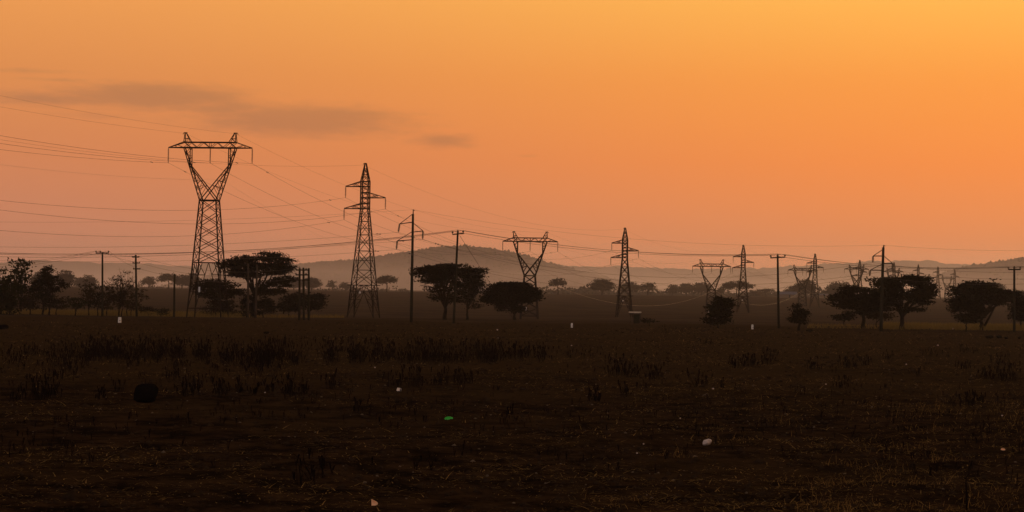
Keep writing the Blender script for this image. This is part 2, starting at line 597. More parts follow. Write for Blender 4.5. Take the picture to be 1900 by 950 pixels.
def fork_tower(label, px, pyw, d, az_n, pieces, thick=1.0, nd=14, plate=True):
    """Delta tower: lattice body, forked head, flat cross-arm with three strings."""
    wp = W(px, pyw, d)
    base = Vector((wp.x, wp.y, float(zg(wp.x, wp.y))))
    hw = wp.z - base.z                       # waist height
    root = thing('transmission_tower', label, 'pylon', base, 'forked lattice pylons of the power line')
    root.rotation_euler = (0, 0, -az_n)
    s = 0.0792
    aw = 1.22
    slope = 0.076
    A = lambda h: aw + (hw - h) * slope
    L0, W1, W2 = 0.17 * thick, 0.085 * thick, 0.10 * thick
    legs(root, [[ring(-0.3, A(-0.3))[k], ring(hw, aw)[k]] for k in range(4)], L0)
    mem = []
    hr = max(0.0, hw - 9.15)                 # portal ring
    n = 5
    lv = [(hr + (hw - hr) * i / n, A(hr + (hw - hr) * i / n)) for i in range(n + 1)]
    xpanels(lv, W1, mem)
    ringbars(hr, A(hr), W2, mem)
    if hr > 2.5:
        # K portal below the ring: from the middle of each side down to the feet
        r0 = ring(hr, A(hr))
        hb, hk = hr * 0.17, hr * 0.78
        for k in range(4):
            k2 = (k + 1) % 4
            mid = (r0[k] + r0[k2]) / 2
            for (e, f) in ((k, k2), (k2, k)):
                q = (r0[k] * 0.62 + r0[k2] * 0.38) if e == k else (r0[k2] * 0.62 + r0[k] * 0.38)
                foot = ring(hb, A(hb))[e]
                mem.append((q, foot, W2))
                mid_leg = ring(hk, A(hk))[e]
                tq = q.lerp(foot, (hr - hk) / (hr - hb))
                mem.append((mid_leg, tq, W1))
                mem.append((r0[e], tq, W1))
                h3 = hr * 0.5
                t3 = q.lerp(foot, (hr - h3) / (hr - hb))
                mem.append((ring(h3, A(h3))[e], t3, W1))
                mem.append((mid_leg, t3, W1))
                h4 = hr * 0.3
                mem.append((ring(h4, A(h4))[e], q.lerp(foot, (hr - h4) / (hr - hb)), W1))
        ringbars(hb, A(hb), W1, mem)
    braces(mem, root, pieces)
    b = MB()
    for p, q, wd in (lambda o: (ringbars(hw, aw, 0.15 * thick, o), o)[1])([]):
        b.bar(p, q, wd)
    b.build('waist_frame', M['steel'], root)
    # fork: outer and inner members, front and back frames leaning together
    zb, zt, zk, zc, zp = hw + 7.75, hw + 8.55, hw + 5.05, hw + 1.40, hw + 9.95
    bh = 0.55
    kn = 0.66
    for sx in (-1, 1):
        b = MB()
        for sy in (-1, 1):
            o0 = Vector((sx * aw, sy * aw, hw))
            o1 = Vector((sx * 3.85, sy * bh, zb))
            b.bar(o0, o1, 0.14 * thick)
            i0 = Vector((-sx * aw * 0.95, sy * aw, hw))
            i1 = Vector((sx * 2.85, sy * kn, zk))
            i2 = Vector((sx * 2.85, sy * bh, zb))
            b.bar(i0, i1, 0.13 * thick)
            b.bar(i1, i2, 0.12 * thick)
        fk = b.build('fork_arm', M['steel'], root)
        mem = []
        for sy in (-1, 1):
            o = lambda t: Vector((sx * aw, sy * aw, hw)).lerp(Vector((sx * 3.85, sy * bh, zb)), t)
            ii = lambda t: Vector((-sx * aw * 0.95, sy * aw, hw)).lerp(Vector((sx * 2.85, sy * kn, zk)), t)
            up = lambda t: Vector((sx * 2.85, sy * kn, zk)).lerp(Vector((sx * 2.85, sy * bh, zb)), t)
            for a_, b_ in ((0.10, 0.45), (0.22, 0.45), (0.22, 0.60), (0.34, 0.60), (0.34, 0.76), (0.48, 0.76), (0.48, 0.9), (0.58, 0.98)):
                mem.append((o(a_), ii(b_), 0.06 * thick))
            for a_, b_ in ((0.66, 0.0), (0.76, 0.25), (0.76, 0.55), (0.88, 0.55), (0.88, 1.0)):
                mem.append((o(a_), up(b_), 0.06 * thick))
        of = lambda t, sy: Vector((sx * aw, sy * aw, hw)).lerp(Vector((sx * 3.85, sy * bh, zb)), t)
        for t0, t1 in ((0.0, 0.16), (0.16, 0.32), (0.32, 0.48), (0.48, 0.64), (0.64, 0.8), (0.8, 0.98)):
            mem.append((of(t0, -1), of(t1, 1), 0.06 * thick))
            mem.append((of(t0, 1), of(t1, -1), 0.06 * thick))
        braces(mem, fk, pieces)
    # cross-arm beam
    tip = 6.25
    b = MB()
    for sy in (-1, 1):
        b.bar((-3.9, sy * bh, zt), (3.9, sy * bh, zt), 0.12 * thick)
        b.bar((-3.9, sy * bh, zb), (3.9, sy * bh, zb), 0.14 * thick)
        for sx in (-1, 1):
            b.bar((sx * 3.9, sy * bh, zb), (sx * tip, 0, zb), 0.13 * thick)
            b.bar((sx * 3.9, sy * bh, zt), (sx * tip, 0, zb), 0.11 * thick)
    ca = b.build('cross_arm', M['steel'], root)
    mem = []
    xs = [-2.85, -1.95, -1.05, 0.0, 1.05, 1.95, 2.85]
    for sy in (-1, 1):
        for i, (x0, x1) in enumerate(zip(xs[:-1], xs[1:])):
            za, zz = (zt, zb) if i in (0, 2, 4) else (zb, zt)
            if i >= 3:
                za, zz = (zb, zt) if i in (3, 5) else (zt, zb)
            mem.append(((x0, sy * bh, za), (x1, sy * bh, zz), 0.065 * thick))
        for sx in (-1, 1):
            mem.append(((sx * 2.85, sy * bh, zb), (sx * 3.85, sy * bh, zt), 0.065 * thick))
            mem.append(((sx * 3.85, sy * bh, zb), (sx * 2.85, sy * bh, zt), 0.065 * thick))
            mem.append(((sx * 3.95, sy * bh, zb + 0.02), (sx * 4.95, sy * bh * 0.55, zb + 0.44), 0.06 * thick))
            mem.append(((sx * 5.15, sy * bh * 0.5, zb), (sx * 5.15, sy * bh * 0.5, zb + 0.38), 0.06 * thick))
        mem.append(((0, sy * bh, zb), (0, sy * bh, zt), 0.07 * thick))
    for x in xs:
        mem.append(((x, -bh, zb), (x, bh, zb), 0.06 * thick))
    braces(mem, ca, pieces)
    for sx in (-1, 1):
        b = MB()
        for sy in (-1, 1):
            b.bar((sx * 3.85, sy * bh, zt), (sx * 3.78, sy * 0.12, zp), 0.10 * thick)
            b.bar((sx * 2.85, sy * bh, zt), (sx * 3.62, sy * 0.12, zp), 0.10 * thick)
        b.bar((sx * 3.45, 0, zp), (sx * 4.0, 0, zp), 0.11 * thick)
        b.bar((sx * 4.0, 0, zp), (sx * 4.12, 0, zp - 0.28), 0.06 * thick)
        pk = b.build('earth_wire_peak', M['steel'], root)
        mem = []
        for sy in (-1, 1):
            mem.append(((sx * 3.83, sy * bh * 0.6, zt + 0.55), (sx * 3.17, sy * bh * 0.6, zt + 0.55), 0.06 * thick))
            mem.append(((sx * 3.85, sy * bh, zt), (sx * 3.17, sy * bh * 0.6, zt + 0.55), 0.05 * thick))
        braces(mem, pk, pieces)
    il = 2.15
    att = {}
    R3 = Matrix.Rotation(-az_n, 3, 'Z')
    for nm, x in (('l', -tip), ('c', 0.0), ('r', tip)):
        if nm == 'c':
            hb_ = MB()
            hb_.bar((0, -bh, zb - 0.02), (0, bh, zb - 0.02), 0.09 * thick)
            hb_.build('hanger', M['steel'], root)
        insulator(root, (x, 0, zb - 0.05), il, nd, 0.125 * (1 + 0.4 * (thick - 1)))
        att[nm] = base + R3 @ Vector((x, 0, zb - il - 0.1))
    att['e1'] = base + R3 @ Vector((-3.72, 0, zp - 0.1))
    att['e2'] = base + R3 @ Vector((3.72, 0, zp - 0.1))
    att['o'] = base + R3 @ Vector((2.05 if pieces else 0.9, -aw * 0.9, hw + (3.0 if pieces else 0.0)))
    if plate:
        b = MB()
        h = hw * 0.24
        b.box((-A(h) * 0.35, -A(h) - 0.06, h), (0.24, 0.03, 0.78))
        b.build('number_plate', M['plate'], root)
        b = MB()
        b.bar((-A(h) * 1.0, -A(h), h - 0.3), (A(h) * 1.0, -A(h), h - 0.3), 0.07)
        b.bar((-A(h) * 0.35, -A(h) - 0.02, h - 0.42), (-A(h) * 0.35, -A(h) - 0.02, h + 0.42), 0.04)
        b.build('plate_bracket', M['steel'], root)
    return att


def narrow_tower(label, px, pyt, d, az_n, pieces, thick=1.0, nd=12):
    """Slim tower: pointed top, two arms to the left and one to the right."""
    tp = W(px, pyt, d)
    base = Vector((tp.x, tp.y, float(zg(tp.x, tp.y))))
    H = tp.z - base.z
    root = thing('lattice_tower', label, 'pylon', base, 'narrow lattice pylons with three arms')
    root.rotation_euler = (0, 0, -az_n)
    ab, slope = 0.64, 0.088
    hs, hf = H - 3.0, H - 7.75               # shoulder and start of the flare

    def A(h):
        if h >= hs:
            return 0.10 + (H - h) / 3.0 * (ab - 0.10)
        return ab if h >= hf else ab + (hf - h) * slope
    legs(root, [[ring(-0.3, A(-0.3))[k], ring(hf, ab)[k], ring(hs, ab)[k], ring(H, 0.1)[k]] for k in range(4)], 0.14 * thick)
    W1 = 0.07 * thick
    mem = []
    xpanels([(h, A(h)) for h in (hs, hs + 1.15, hs + 2.1)], W1, mem)
    ringbars(hs + 1.15, A(hs + 1.15), W1, mem)
    ringbars(hs + 2.1, A(hs + 2.1), W1, mem)
    k = 6
    xpanels([(hf + (hs - hf) * i / k, ab) for i in range(k + 1)], W1, mem)
    lv, h = [(hf, ab)], hf
    hk = min(max(5.4, hf * 0.30), hf * 0.5)
    while True:
        step = A(h) * 2.2 + 0.45
        if h - step < hk + 0.9:
            lv.append((hk, A(hk)))
            break
        h -= step
        lv.append((h, A(h)))
    xpanels(lv, W1 * 1.1, mem)
    for h, a in lv[1:]:
        ringbars(h, a, W1, mem)
    # horizontal cut lines through the panels
    for (h0, a0), (h1, a1) in zip(lv[1:-1], lv[2:]):
        ringbars((h0 + h1) / 2, (a0 + a1) / 2, W1 * 0.55, mem)
    r0 = ring(hk, A(hk))
    for e in range(4):
        k2 = (e + 1) % 4
        mid = (r0[e] + r0[k2]) / 2
        for s_ in (e, k2):
            foot = ring(0.1, A(0.1))[s_]
            mem.append((mid, foot, W1 * 1.15))
            for t, up in ((0.2, 0.0), (0.45, 0.2), (0.7, 0.45)):
                p = mid.lerp(foot, t)
                hh = p.z
                lg = ring(hh, A(hh))[s_]
                mem.append((p, lg, W1))
                q = mid.lerp(foot, up)
                mem.append((lg, q, W1))
    braces(mem, root, pieces)
    b = MB()
    r0 = ring(hk, A(hk) * 1.28)
    for e in range(4):
        b.bar(r0[e], r0[(e + 1) % 4], 0.10 * thick)
    b.build('climb_guard', M['steel'], root)
    R3 = Matrix.Rotation(-az_n, 3, 'Z')
    att = {}
    for nm, sx, hb, ht, tip in (('t', -1, H - 3.85, H - 3.0, 3.35), ('m', 1, H - 5.7, H - 4.85, 3.45), ('b', -1, H - 7.5, H - 6.65, 3.55)):
        b = MB()
        for sy in (-1, 1):
            b.bar((sx * ab, sy * ab, hb), (sx * tip, 0, hb), 0.12 * thick)
            b.bar((sx * ab, sy * ab, ht), (sx * tip, 0, hb + 0.05), 0.10 * thick)
        for q in (hb, ht):
            for e in range(4):
                b.bar(ring(q, ab)[e], ring(q, ab)[(e + 1) % 4], 0.11 * thick)
        ca = b.build('cross_arm', M['steel'], root)
        mem = []
        for sy in (-1, 1):
            c = lambda t, z0: Vector((sx * ab, sy * ab, z0)).lerp(Vector((sx * tip, 0, hb)), t)
            mem.append((c(0.0, hb), c(0.5, ht), 0.055 * thick))
            mem.append((c(0.5, ht), c(0.5, hb), 0.055 * thick))
            mem.append((c(0.15, ht), c(0.45, hb), 0.05 * thick))
        braces(mem, ca, pieces)
        insulator(root, (sx * tip, 0, hb - 0.03), 1.75, nd, 0.14 * (1 + 0.4 * (thick - 1)))
        att[nm] = base + R3 @ Vector((sx * tip, 0, hb - 1.85))
    b = MB()
    b.bar((-0.32, 0, H), (0.18, 0, H), 0.10 * thick)
    b.bar((-0.32, 0, H), (-0.42, 0, H - 0.3), 0.05 * thick)
    b.build('earth_wire_clamp', M['steel'], root)
    att['e'] = base + R3 @ Vector((-0.36, 0, H - 0.3))
    if pieces or d < 700:
        b = MB()
        h = min(hk * 0.8, 4.2)
        b.box((-A(h) * 0.1, -A(h) - 0.05, h), (0.3, 0.03, 0.3))
        b.build('number_plate', M['plate'], root)
    return att


VN, TN = R(4), R(10)
FORK = [
    ('large forked steel pylon nearest the camera, standing left of the broad acacia', 388.7, 372, 285, True, 0.88),
    ('forked pylon rising from behind the dark round tree right of the hill', 983, 511.5, 440, False, 1.25),
    ('forked pylon with its foot behind the dark bush, mid distance', 1320, 538, 638, False, 1.6),
    ('small forked pylon overlapping a narrow pylon right of the tall timber pole', 1489, 535, 830, False, 1.8),
    ('tiny hazy forked pylon overlapping a narrow pylon above the right acacia crown', 1589, 527, 1010, False, 2.0),
    ('faint forked pylon mostly hidden by the acacia crown behind the three-arm pole', 1657, 528, 1180, False, 2.1),
    ('faint forked pylon in the haze above the right end of the acacia crown', 1714, 535, 1360, False, 2.2),
    ('faintest forked pylon in the haze before the wooded hill', 1757, 535, 1540, False, 2.3),
]
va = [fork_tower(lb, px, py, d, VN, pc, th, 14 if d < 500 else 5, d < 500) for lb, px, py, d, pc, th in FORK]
NARROW = [
    ('tall narrow lattice pylon before the left flank of the hill', 678.5, 303, 320, True, 0.9),
    ('narrow lattice pylon right of the hill, a pale roofed stand at its foot', 1160, 423, 488, False, 1.3),
    ('narrow lattice pylon beside the forked one behind the dark bush', 1379.5, 455, 643, False, 1.6),
    ('narrow lattice pylon overlapping a small forked pylon in the haze', 1512.5, 471, 798, False, 1.8),
    ('hazy narrow pylon rising over the left end of the acacia crowns', 1595.5, 483, 940, False, 1.9),
    ('hazy narrow pylon seen between the arms of the three-arm pole and acacia', 1659, 487, 1075, False, 2.0),
    ('faint narrow pylon above the middle of the wide acacia crown', 1704, 491, 1215, False, 2.1),
    ('faint narrow pylon standing whole in the gap between two acacias', 1740.5, 495, 1345, False, 2.2),
    ('faintest narrow pylon before the edge of the wooded hill', 1771.5, 500, 1485, False, 2.3),
]
ta = [narrow_tower(lb, px, py, d, TN, pc, th, 12 if d < 500 else 5) for lb, px, py, d, pc, th in NARROW]


# ------------------------------------------------------------------ wires
def span(p, q, sag, n=22):
    p, q = Vector(p), Vector(q)
    return [p.lerp(q, t) - Vector((0, 0, 4 * sag * t * (1 - t))) for t in (i / n for i in range(n + 1))]


def wire(label, pts, sags, r=0.016, m='wire', group='overhead wires of the power lines', dampers=()):
    path = []
    for i, (a, b_) in enumerate(zip(pts[:-1], pts[1:])):
        sgm = span(a, b_, sags[i] if hasattr(sags, '__len__') else sags)
        path += sgm if not path else sgm[1:]
    b = MB()
    rad = [r * (1 + max(0.0, (p.y - 350) / 1400)) for p in path]
    b.tube(path, rad, 4)
    o = b.build('overhead_wire', M[m], None, path[0])
    tag(o, label, 'wire', group)
    for k in dampers:
        for (i0, i1) in ((k, k - 1), (k, k + 1)):
            if 0 <= i1 < len(pts):
                sgm = span(pts[min(i0, i1)], pts[max(i0, i1)], sags if not hasattr(sags, '__len__') else sags[min(i0, i1)], 60)
                c = sgm[2] if i1 > i0 else sgm[-3]
                dv = (sgm[3] - sgm[1]).normalized() * 0.28
                bb = MB()
                bb.tube([c - dv, c - dv * 0.45, c - dv * 0.3, c + dv * 0.3, c + dv * 0.45, c + dv], [0.07, 0.07, 0.03, 0.03, 0.07, 0.07], 5)
                bb.build('vibration_damper', M['insulator'], o, path[0])


VPREV = Vector((-46, -148, 3.5))
VNEXT = va[-1]['c'] - va[-2]['c']
for key, nm in (('l', 'left phase conductor hung on the forked pylons'), ('c', 'middle phase conductor hung on the forked pylons'), ('r', 'right phase conductor hung on the forked pylons')):
    pts = [va[0][key] + VPREV] + [a[key] for a in va]
    wire(nm, pts, [2.9, 5.2, 7.0, 6.5, 5.5, 5, 5, 5], dampers=(1, 2))
for key, nm in (('e1', 'thin earth wire over the left peaks of the forked pylons'), ('e2', 'thin earth wire over the right peaks of the forked pylons')):
    wire(nm, [va[0][key] + VPREV] + [a[key] for a in va], [2.2, 3.6, 3.6, 3.6, 3.6, 3.6, 3.6, 3.6], 0.009)
wire('pale sagging cable clipped to the forks of the forked pylons', [va[0]['o'] + VPREV] + [a['o'] for a in va], [3.2, 6.0, 6.0, 6, 6, 5, 5, 5], 0.011, 'cable')
TPREV = Vector((-62, -150, 0.5))
for key, nm in (('t', 'conductor on the upper left arms of the narrow pylons'), ('m', 'conductor on the right arms of the narrow pylons'), ('b', 'conductor on the lower left arms of the narrow pylons')):
    wire(nm, [ta[0][key] + TPREV] + [a[key] for a in ta], [5.2, 5.5, 5, 5, 5, 5, 5, 5, 5], dampers=(1, 2))
wire('thin earth wire over the tips of the narrow pylons', [ta[0]['e'] + TPREV] + [a['e'] for a in ta], 3.6, 0.009)


# ------------------------------------------------------------------ poles
def pole_thing(name, label, base_px, d=None, group=None):
    b = G(*base_px) if d is None else on_ground(W(base_px[0], base_px[1], d))
    return thing(name, label, 'pole', b, group), b


def part(root, name, mb, m, smooth=False):
    return mb.build(name, M[m], root, root.location, smooth)


def tension_pole(label, base_px, top_px, mast_px, arms, d):
    """Slim pole with strutted side arms that carry hanging strings."""
    root, b = pole_thing('arm_pole', label, base_px, d, 'timber poles with strutted arms')
    P = lambda px, py, dy=0.0: W(px, py, b.y + dy)
    t = P(*top_px)
    mb = MB()
    n = 6
    base = b - Vector((0, 0, 0.4))
    mb.tube([base.lerp(t, i / n) for i in range(n + 1)], [0.215 - 0.065 * i / n for i in range(n + 1)], 10)
    part(root, 'pole', mb, 'wood', True)
    mb = MB()
    mb.tube([P(*top_px) - Vector((0, 0, 0.8)), P(*mast_px)], [0.09, 0.07], 6)
    mb.tube([P(*mast_px) - Vector((0.0, 0.0, 0.0)), P(*mast_px) + Vector((0.18, 0, -0.12))], 0.05, 5)
    part(root, 'earth_wire_mast', mb, 'steel')
    att = []
    for (tip, root_in, brace_top, ins_end) in arms:
        mb = MB()
        mb.bar(P(*root_in), P(*tip), 0.085)
        mb.bar(P(*brace_top), P(*tip), 0.06)
        part(root, 'cross_arm', mb, 'steel')
        a, e = P(*tip), P(*ins_end)
        mb = MB()
        dv = e - a
        k = 6
        ps, rs = [a], [0.03]
        for i in range(k):
            for f, r_ in ((0.12 + 0.8 * i / k, 0.14), (0.12 + 0.8 * (i + 0.6) / k, 0.13), (0.12 + 0.8 * (i + 0.7) / k, 0.05), (0.12 + 0.8 * (i + 0.95) / k, 0.05)):
                ps.append(a + dv * f)
                rs.append(r_)
        ps.append(e)
        rs.append(0.05)
        mb.tube(ps, rs, 7)
        part(root, 'insulator_string', mb, 'insulator')
        att.append(e)
    return att, P(*mast_px)


c1, m1 = tension_pole('tall dark pole with three strutted arms left of the hill crest', (763, 598), (766.3, 397), (766.8, 389),
                      [((741.5, 415.5), (764, 412.5), (764.5, 398), (739, 431)), ((785, 428.5), (767, 430.5), (767, 414), (784, 444)), ((737, 447), (763.5, 445), (764.5, 430), (735.5, 463))], 254)
c2, m2 = tension_pole('pole with three strutted arms rising through the right acacia crowns', (1634.5, 610), (1639, 459), (1639.5, 455),
                      [((1620, 475), (1637, 475), (1638, 463), (1619.5, 487)), ((1656.5, 489), (1640, 489), (1640, 475), (1656, 501)), ((1615, 501), (1636, 501.5), (1637, 490), (1613.5, 512))], 232)
off = lambda px, py, d: W(px, py, d)
for i, (lp, rp, nm) in enumerate((((-420, 440, 240), (2300, 452, 205), 'upper left'), ((-420, 452, 244), (2300, 462, 205), 'right'), ((-420, 462, 240), (2300, 470, 205), 'lower left'))):
    wire('wire hung on the %s arm of the two strutted poles' % nm, [off(*lp), c1[i], c2[i], off(*rp)], [1.6, 3.6, 2.0], 0.013, dampers=(1,))
wire('thin earth wire on the mast tops of the two strutted poles', [off(-420, 400, 240), m1, m2, off(2300, 440, 205)], [1.2, 1.6, 1], 0.008)


def tee_pole(label, base_px, top_px, arm, pins, d, m='wood', group='timber poles with a single top arm', up=5, stay=None):
    root, b = pole_thing('utility_pole', label, base_px, d, group)
    P = lambda px, py, dy=0.0: W(px, py, b.y + dy)
    t = P(*top_px)
    base = b - Vector((0, 0, 0.4))
    mb = MB()
    n = 5
    mb.tube([base.lerp(t, i / n) for i in range(n + 1)], [0.17 - 0.05 * i / n for i in range(n + 1)], 9)
    part(root, 'pole', mb, m, True)
    att = []
    (ax, ay), (bx, by) = arm
    mb = MB()
    mb.bar(P(ax, ay, -0.16), P(bx, by, -0.16), 0.11)
    part(root, 'cross_arm', mb, 'steel')
    for (px, py) in pins:
        top = P(px, py, -0.16)
        mb = MB()
        frac = (px - ax) / (bx - ax)
        bot = P(px, ay + (by - ay) * frac, -0.16)
        h = (top - bot).length
        mb.tube([bot, bot.lerp(top, 0.35), bot.lerp(top, 0.4), bot.lerp(top, 0.75), bot.lerp(top, 0.8), top], [0.04, 0.045, 0.12, 0.13, 0.08, 0.06], 7)
        part(root, 'pin_insulator', mb, 'insulator')
        att.append(top)
    if stay:
        s0, s1 = P(*stay[0]), on_ground(W(stay[1][0], stay[1][1], b.y - 6))
        mb = MB()
        mb.tube([s0, s1], 0.022, 4)
        sw = part(root, 'stay_wire', mb, 'steel')
        mb = MB()
        mb.tube([s0.lerp(s1, 0.36), s0.lerp(s1, 0.37), s0.lerp(s1, 0.40), s0.lerp(s1, 0.41)], [0.03, 0.1, 0.1, 0.03], 6)
        part(sw, 'stay_insulator', mb, 'insulator').location = (0, 0, 0)
    return att


d1 = tee_pole('leaning timber pole with three pin insulators right of the hill crest', (841.5, 600), (849.5, 428), ((839.5, 435), (861, 433)), [(839.7, 429), (849.5, 426.5), (859.3, 427.5)], 246, stay=((853, 437), (960, 596)))
d2 = tee_pole('slim timber pole with single top arm standing free right of two pylons', (1445, 605), (1443, 473), ((1429.5, 478.5), (1457, 477)), [(1430, 473.5), (1443, 471), (1456.4, 472)], 240)
d3 = tee_pole('timber pole with single top arm nearest the right edge', (1882, 611), (1882, 495), ((1870.5, 500), (1894, 500)), [(1871, 495.5), (1882, 493.5), (1893, 495)], 234)
for i, (lp, rp, nm) in enumerate((((-500, 434, 220), (2400, 478, 225), 'left'), ((-500, 440, 222), (2400, 480, 225), 'middle'), ((-500, 447, 224), (2400, 484, 225), 'right'))):
    wire('long wire on the %s pins of the free standing single arm poles' % nm, [off(*lp), d1[i], d2[i], d3[i], off(*rp)], [2.6, 1.1, 0.8, 0.8], 0.018)
e1 = tee_pole('timber pole with flat forked top arm above the left grove', (190, 592), (190, 468), ((178, 469.5), (202, 469.3)), [(178.2, 465.3), (186, 465.3), (201.6, 465.3)], 272)


def cross_pole(label, base_px, top_px, arms, d, m='wood'):
    root, b = pole_thing('utility_pole', label, base_px, d, 'timber poles of the low voltage line')
    P = lambda px, py, dy=0.0: W(px, py, b.y + dy)
    t = P(*top_px)
    base = b - Vector((0, 0, 0.4))
    mb = MB()
    mb.tube([base.lerp(t, i / 4) for i in range(5)], [0.17 - 0.01 * i for i in range(5)], 9)
    part(root, 'pole', mb, m, True)
    att = []
    for (x0, x1, y0) in arms:
        mb = MB()
        mb.bar(P(x0, y0, -0.2), P(x1, y0, -0.2), 0.11)
        for x in (x0 + 0.8, x1 - 0.8):
            mb.tube([P(x, y0 - 0.3, -0.2), P(x, y0 - 2.2, -0.2)], [0.08, 0.06], 6)
        part(root, 'cross_arm', mb, 'wood')
        att.append(P((x0 + x1) / 2, y0 - 2, -0.2))
    return att


e2 = cross_pole('pole with three short stacked arms in the left grove', (253.5, 592), (251.8, 473), [(245, 258.5, 477), (246, 259.5, 488), (247, 260.5, 499)], 272)
cross_pole('bare pole without arms left of the large pylon', (322.8, 590), (323.8, 508), [], 278)
cross_pole('pale bare pole before the broad acacia trunk', (460, 592), (460.5, 489), [], 270, 'woodpale')
cross_pole('pale pole just right of the broad acacia trunk', (474, 592), (477, 491), [], 268, 'woodpale')


def triple_pole():
    b = G(564, 594)
    root = thing('pole_structure', 'structure of three black poles joined by three rows of arms', 'pole structure', b)
    P = lambda px, py, dy=0.0: W(px, py, b.y + dy)
    for (xt, yt, xb) in ((556, 497.5, 555.3), (563, 496.5, 564), (572.8, 497.5, 573)):
        mb = MB()
        base = P(xb, 594)
        base.z = b.z - 0.3
        t = P(xt, yt)
        mb.tube([base.lerp(t, i / 4) for i in range(5)], [0.16, 0.155, 0.15, 0.14, 0.13], 9)
        pl = part(root, 'pole', mb, 'wood', True)
        c = base.lerp(t, 0.22)
        mb = MB()
        mb.box((c.x, c.y - 0.165, c.z), (0.14, 0.02, 0.30))
        part(pl, 'warning_plate', mb, 'plate').location = (0, 0, 0)
    for y0 in (501, 510, 519.5):
        mb = MB()
        mb.bar(P(548.5, y0, -0.22), P(574.5, y0, -0.22), 0.12)
        part(root, 'cross_arm', mb, 'wood')
        for x in (549.2, 568):
            mb = MB()
            mb.tube([P(x, y0 - 0.4, -0.22), P(x, y0 - 1.6, -0.22), P(x, y0 - 3.6, -0.22)], [0.05, 0.12, 0.07], 7)
            part(root, 'pin_insulator', mb, 'insulator')
    mb = MB()
    mb.box(P(575, 543, -0.2), (0.28, 0.3, 0.12))
    part(root, 'switch_handle', mb, 'steel')
    return [P(549, y0 - 3, -0.2) for y0 in (501, 510, 519.5)]


e3 = triple_pole()
for i in range(3):
    nm = ('upper', 'middle', 'lower')[i]
    wire('low wire from the %s arm of the stacked arm pole past the big acacia' % nm, [off(-500, 466 + 12 * i, 230), e1[i], e2[i], e3[i]], [2.2, 0.25, 1.2], 0.014)


# ------------------------------------------------------------------ trees
def leaf_cloud(lobes, d, r, leaf, dens, flat, group='', up=0.15):
    """Leaf sprays for lobes (world centre, rx, ry(depth), rz): returns verts, tri faces."""
    V_ = []
    for (c, rx, ryd, rz, k) in lobes:
        area = math.pi * rx * rz
        n = max(30, int(area * dens * (1.7 if group == 'grove' else 2.6) * k / (leaf * leaf * 0.20)))
        ns = max(6, n // 9)
        u = r.normal(size=(ns, 3))
        u /= np.linalg.norm(u, axis=1)[:, None]
        rad = r.uniform(0.12, 1.0, ns) ** 0.5
        # clumps: drop sprays in noise gaps near the rim
        sc = u * rad[:, None] * (rx, ryd, rz) + np.array(c)
        g = vnoise(sc[:, 0] / (leaf * 2.2) + 31, sc[:, 2] / (leaf * 1.3) + sc[:, 1] * 0.11, 9)
        keep = g > 0.20 + 0.40 * np.clip(rad - 0.6, 0, 1)
        sc, u = sc[keep], u[keep]
        if not len(sc):
            continue
        m = 9
        # each spray: leaflets fanned out from the spray centre
        out = np.stack([u[:, 0], u[:, 1], u[:, 2] * (1 - flat) + up], -1)
        out /= np.linalg.norm(out, axis=1)[:, None] + 1e-6
        dirs = out[:, None, :] * 0.8 + r.normal(size=(len(sc), m, 3)) * (0.75, 0.75, 0.75 * (1 - flat) + 0.12)
        dirs /= np.linalg.norm(dirs, axis=2)[..., None]
        L = leaf * r.uniform(0.5, 1.25, (len(sc), m, 1))
        p0 = sc[:, None, :] + r.normal(size=(len(sc), m, 3)) * leaf * (1.1, 1.1, 0.22)
        tipp = p0 + dirs * L
        side = np.cross(dirs, r.normal(size=(len(sc), m, 3)))
        side /= np.linalg.norm(side, axis=2)[..., None] + 1e-6
        wd = L * r.uniform(0.18, 0.34, (len(sc), m, 1))
        mid = p0 + dirs * L * 0.45
        V_.append(np.stack([p0, mid + side * wd, tipp, mid - side * wd], 2).reshape(-1, 4, 3))
    v = np.concatenate(V_)
    n = len(v)
    f = (np.arange(n) * 4)[:, None] + np.array([[0, 1, 2, 3]])
    return v.reshape(-1, 3), f


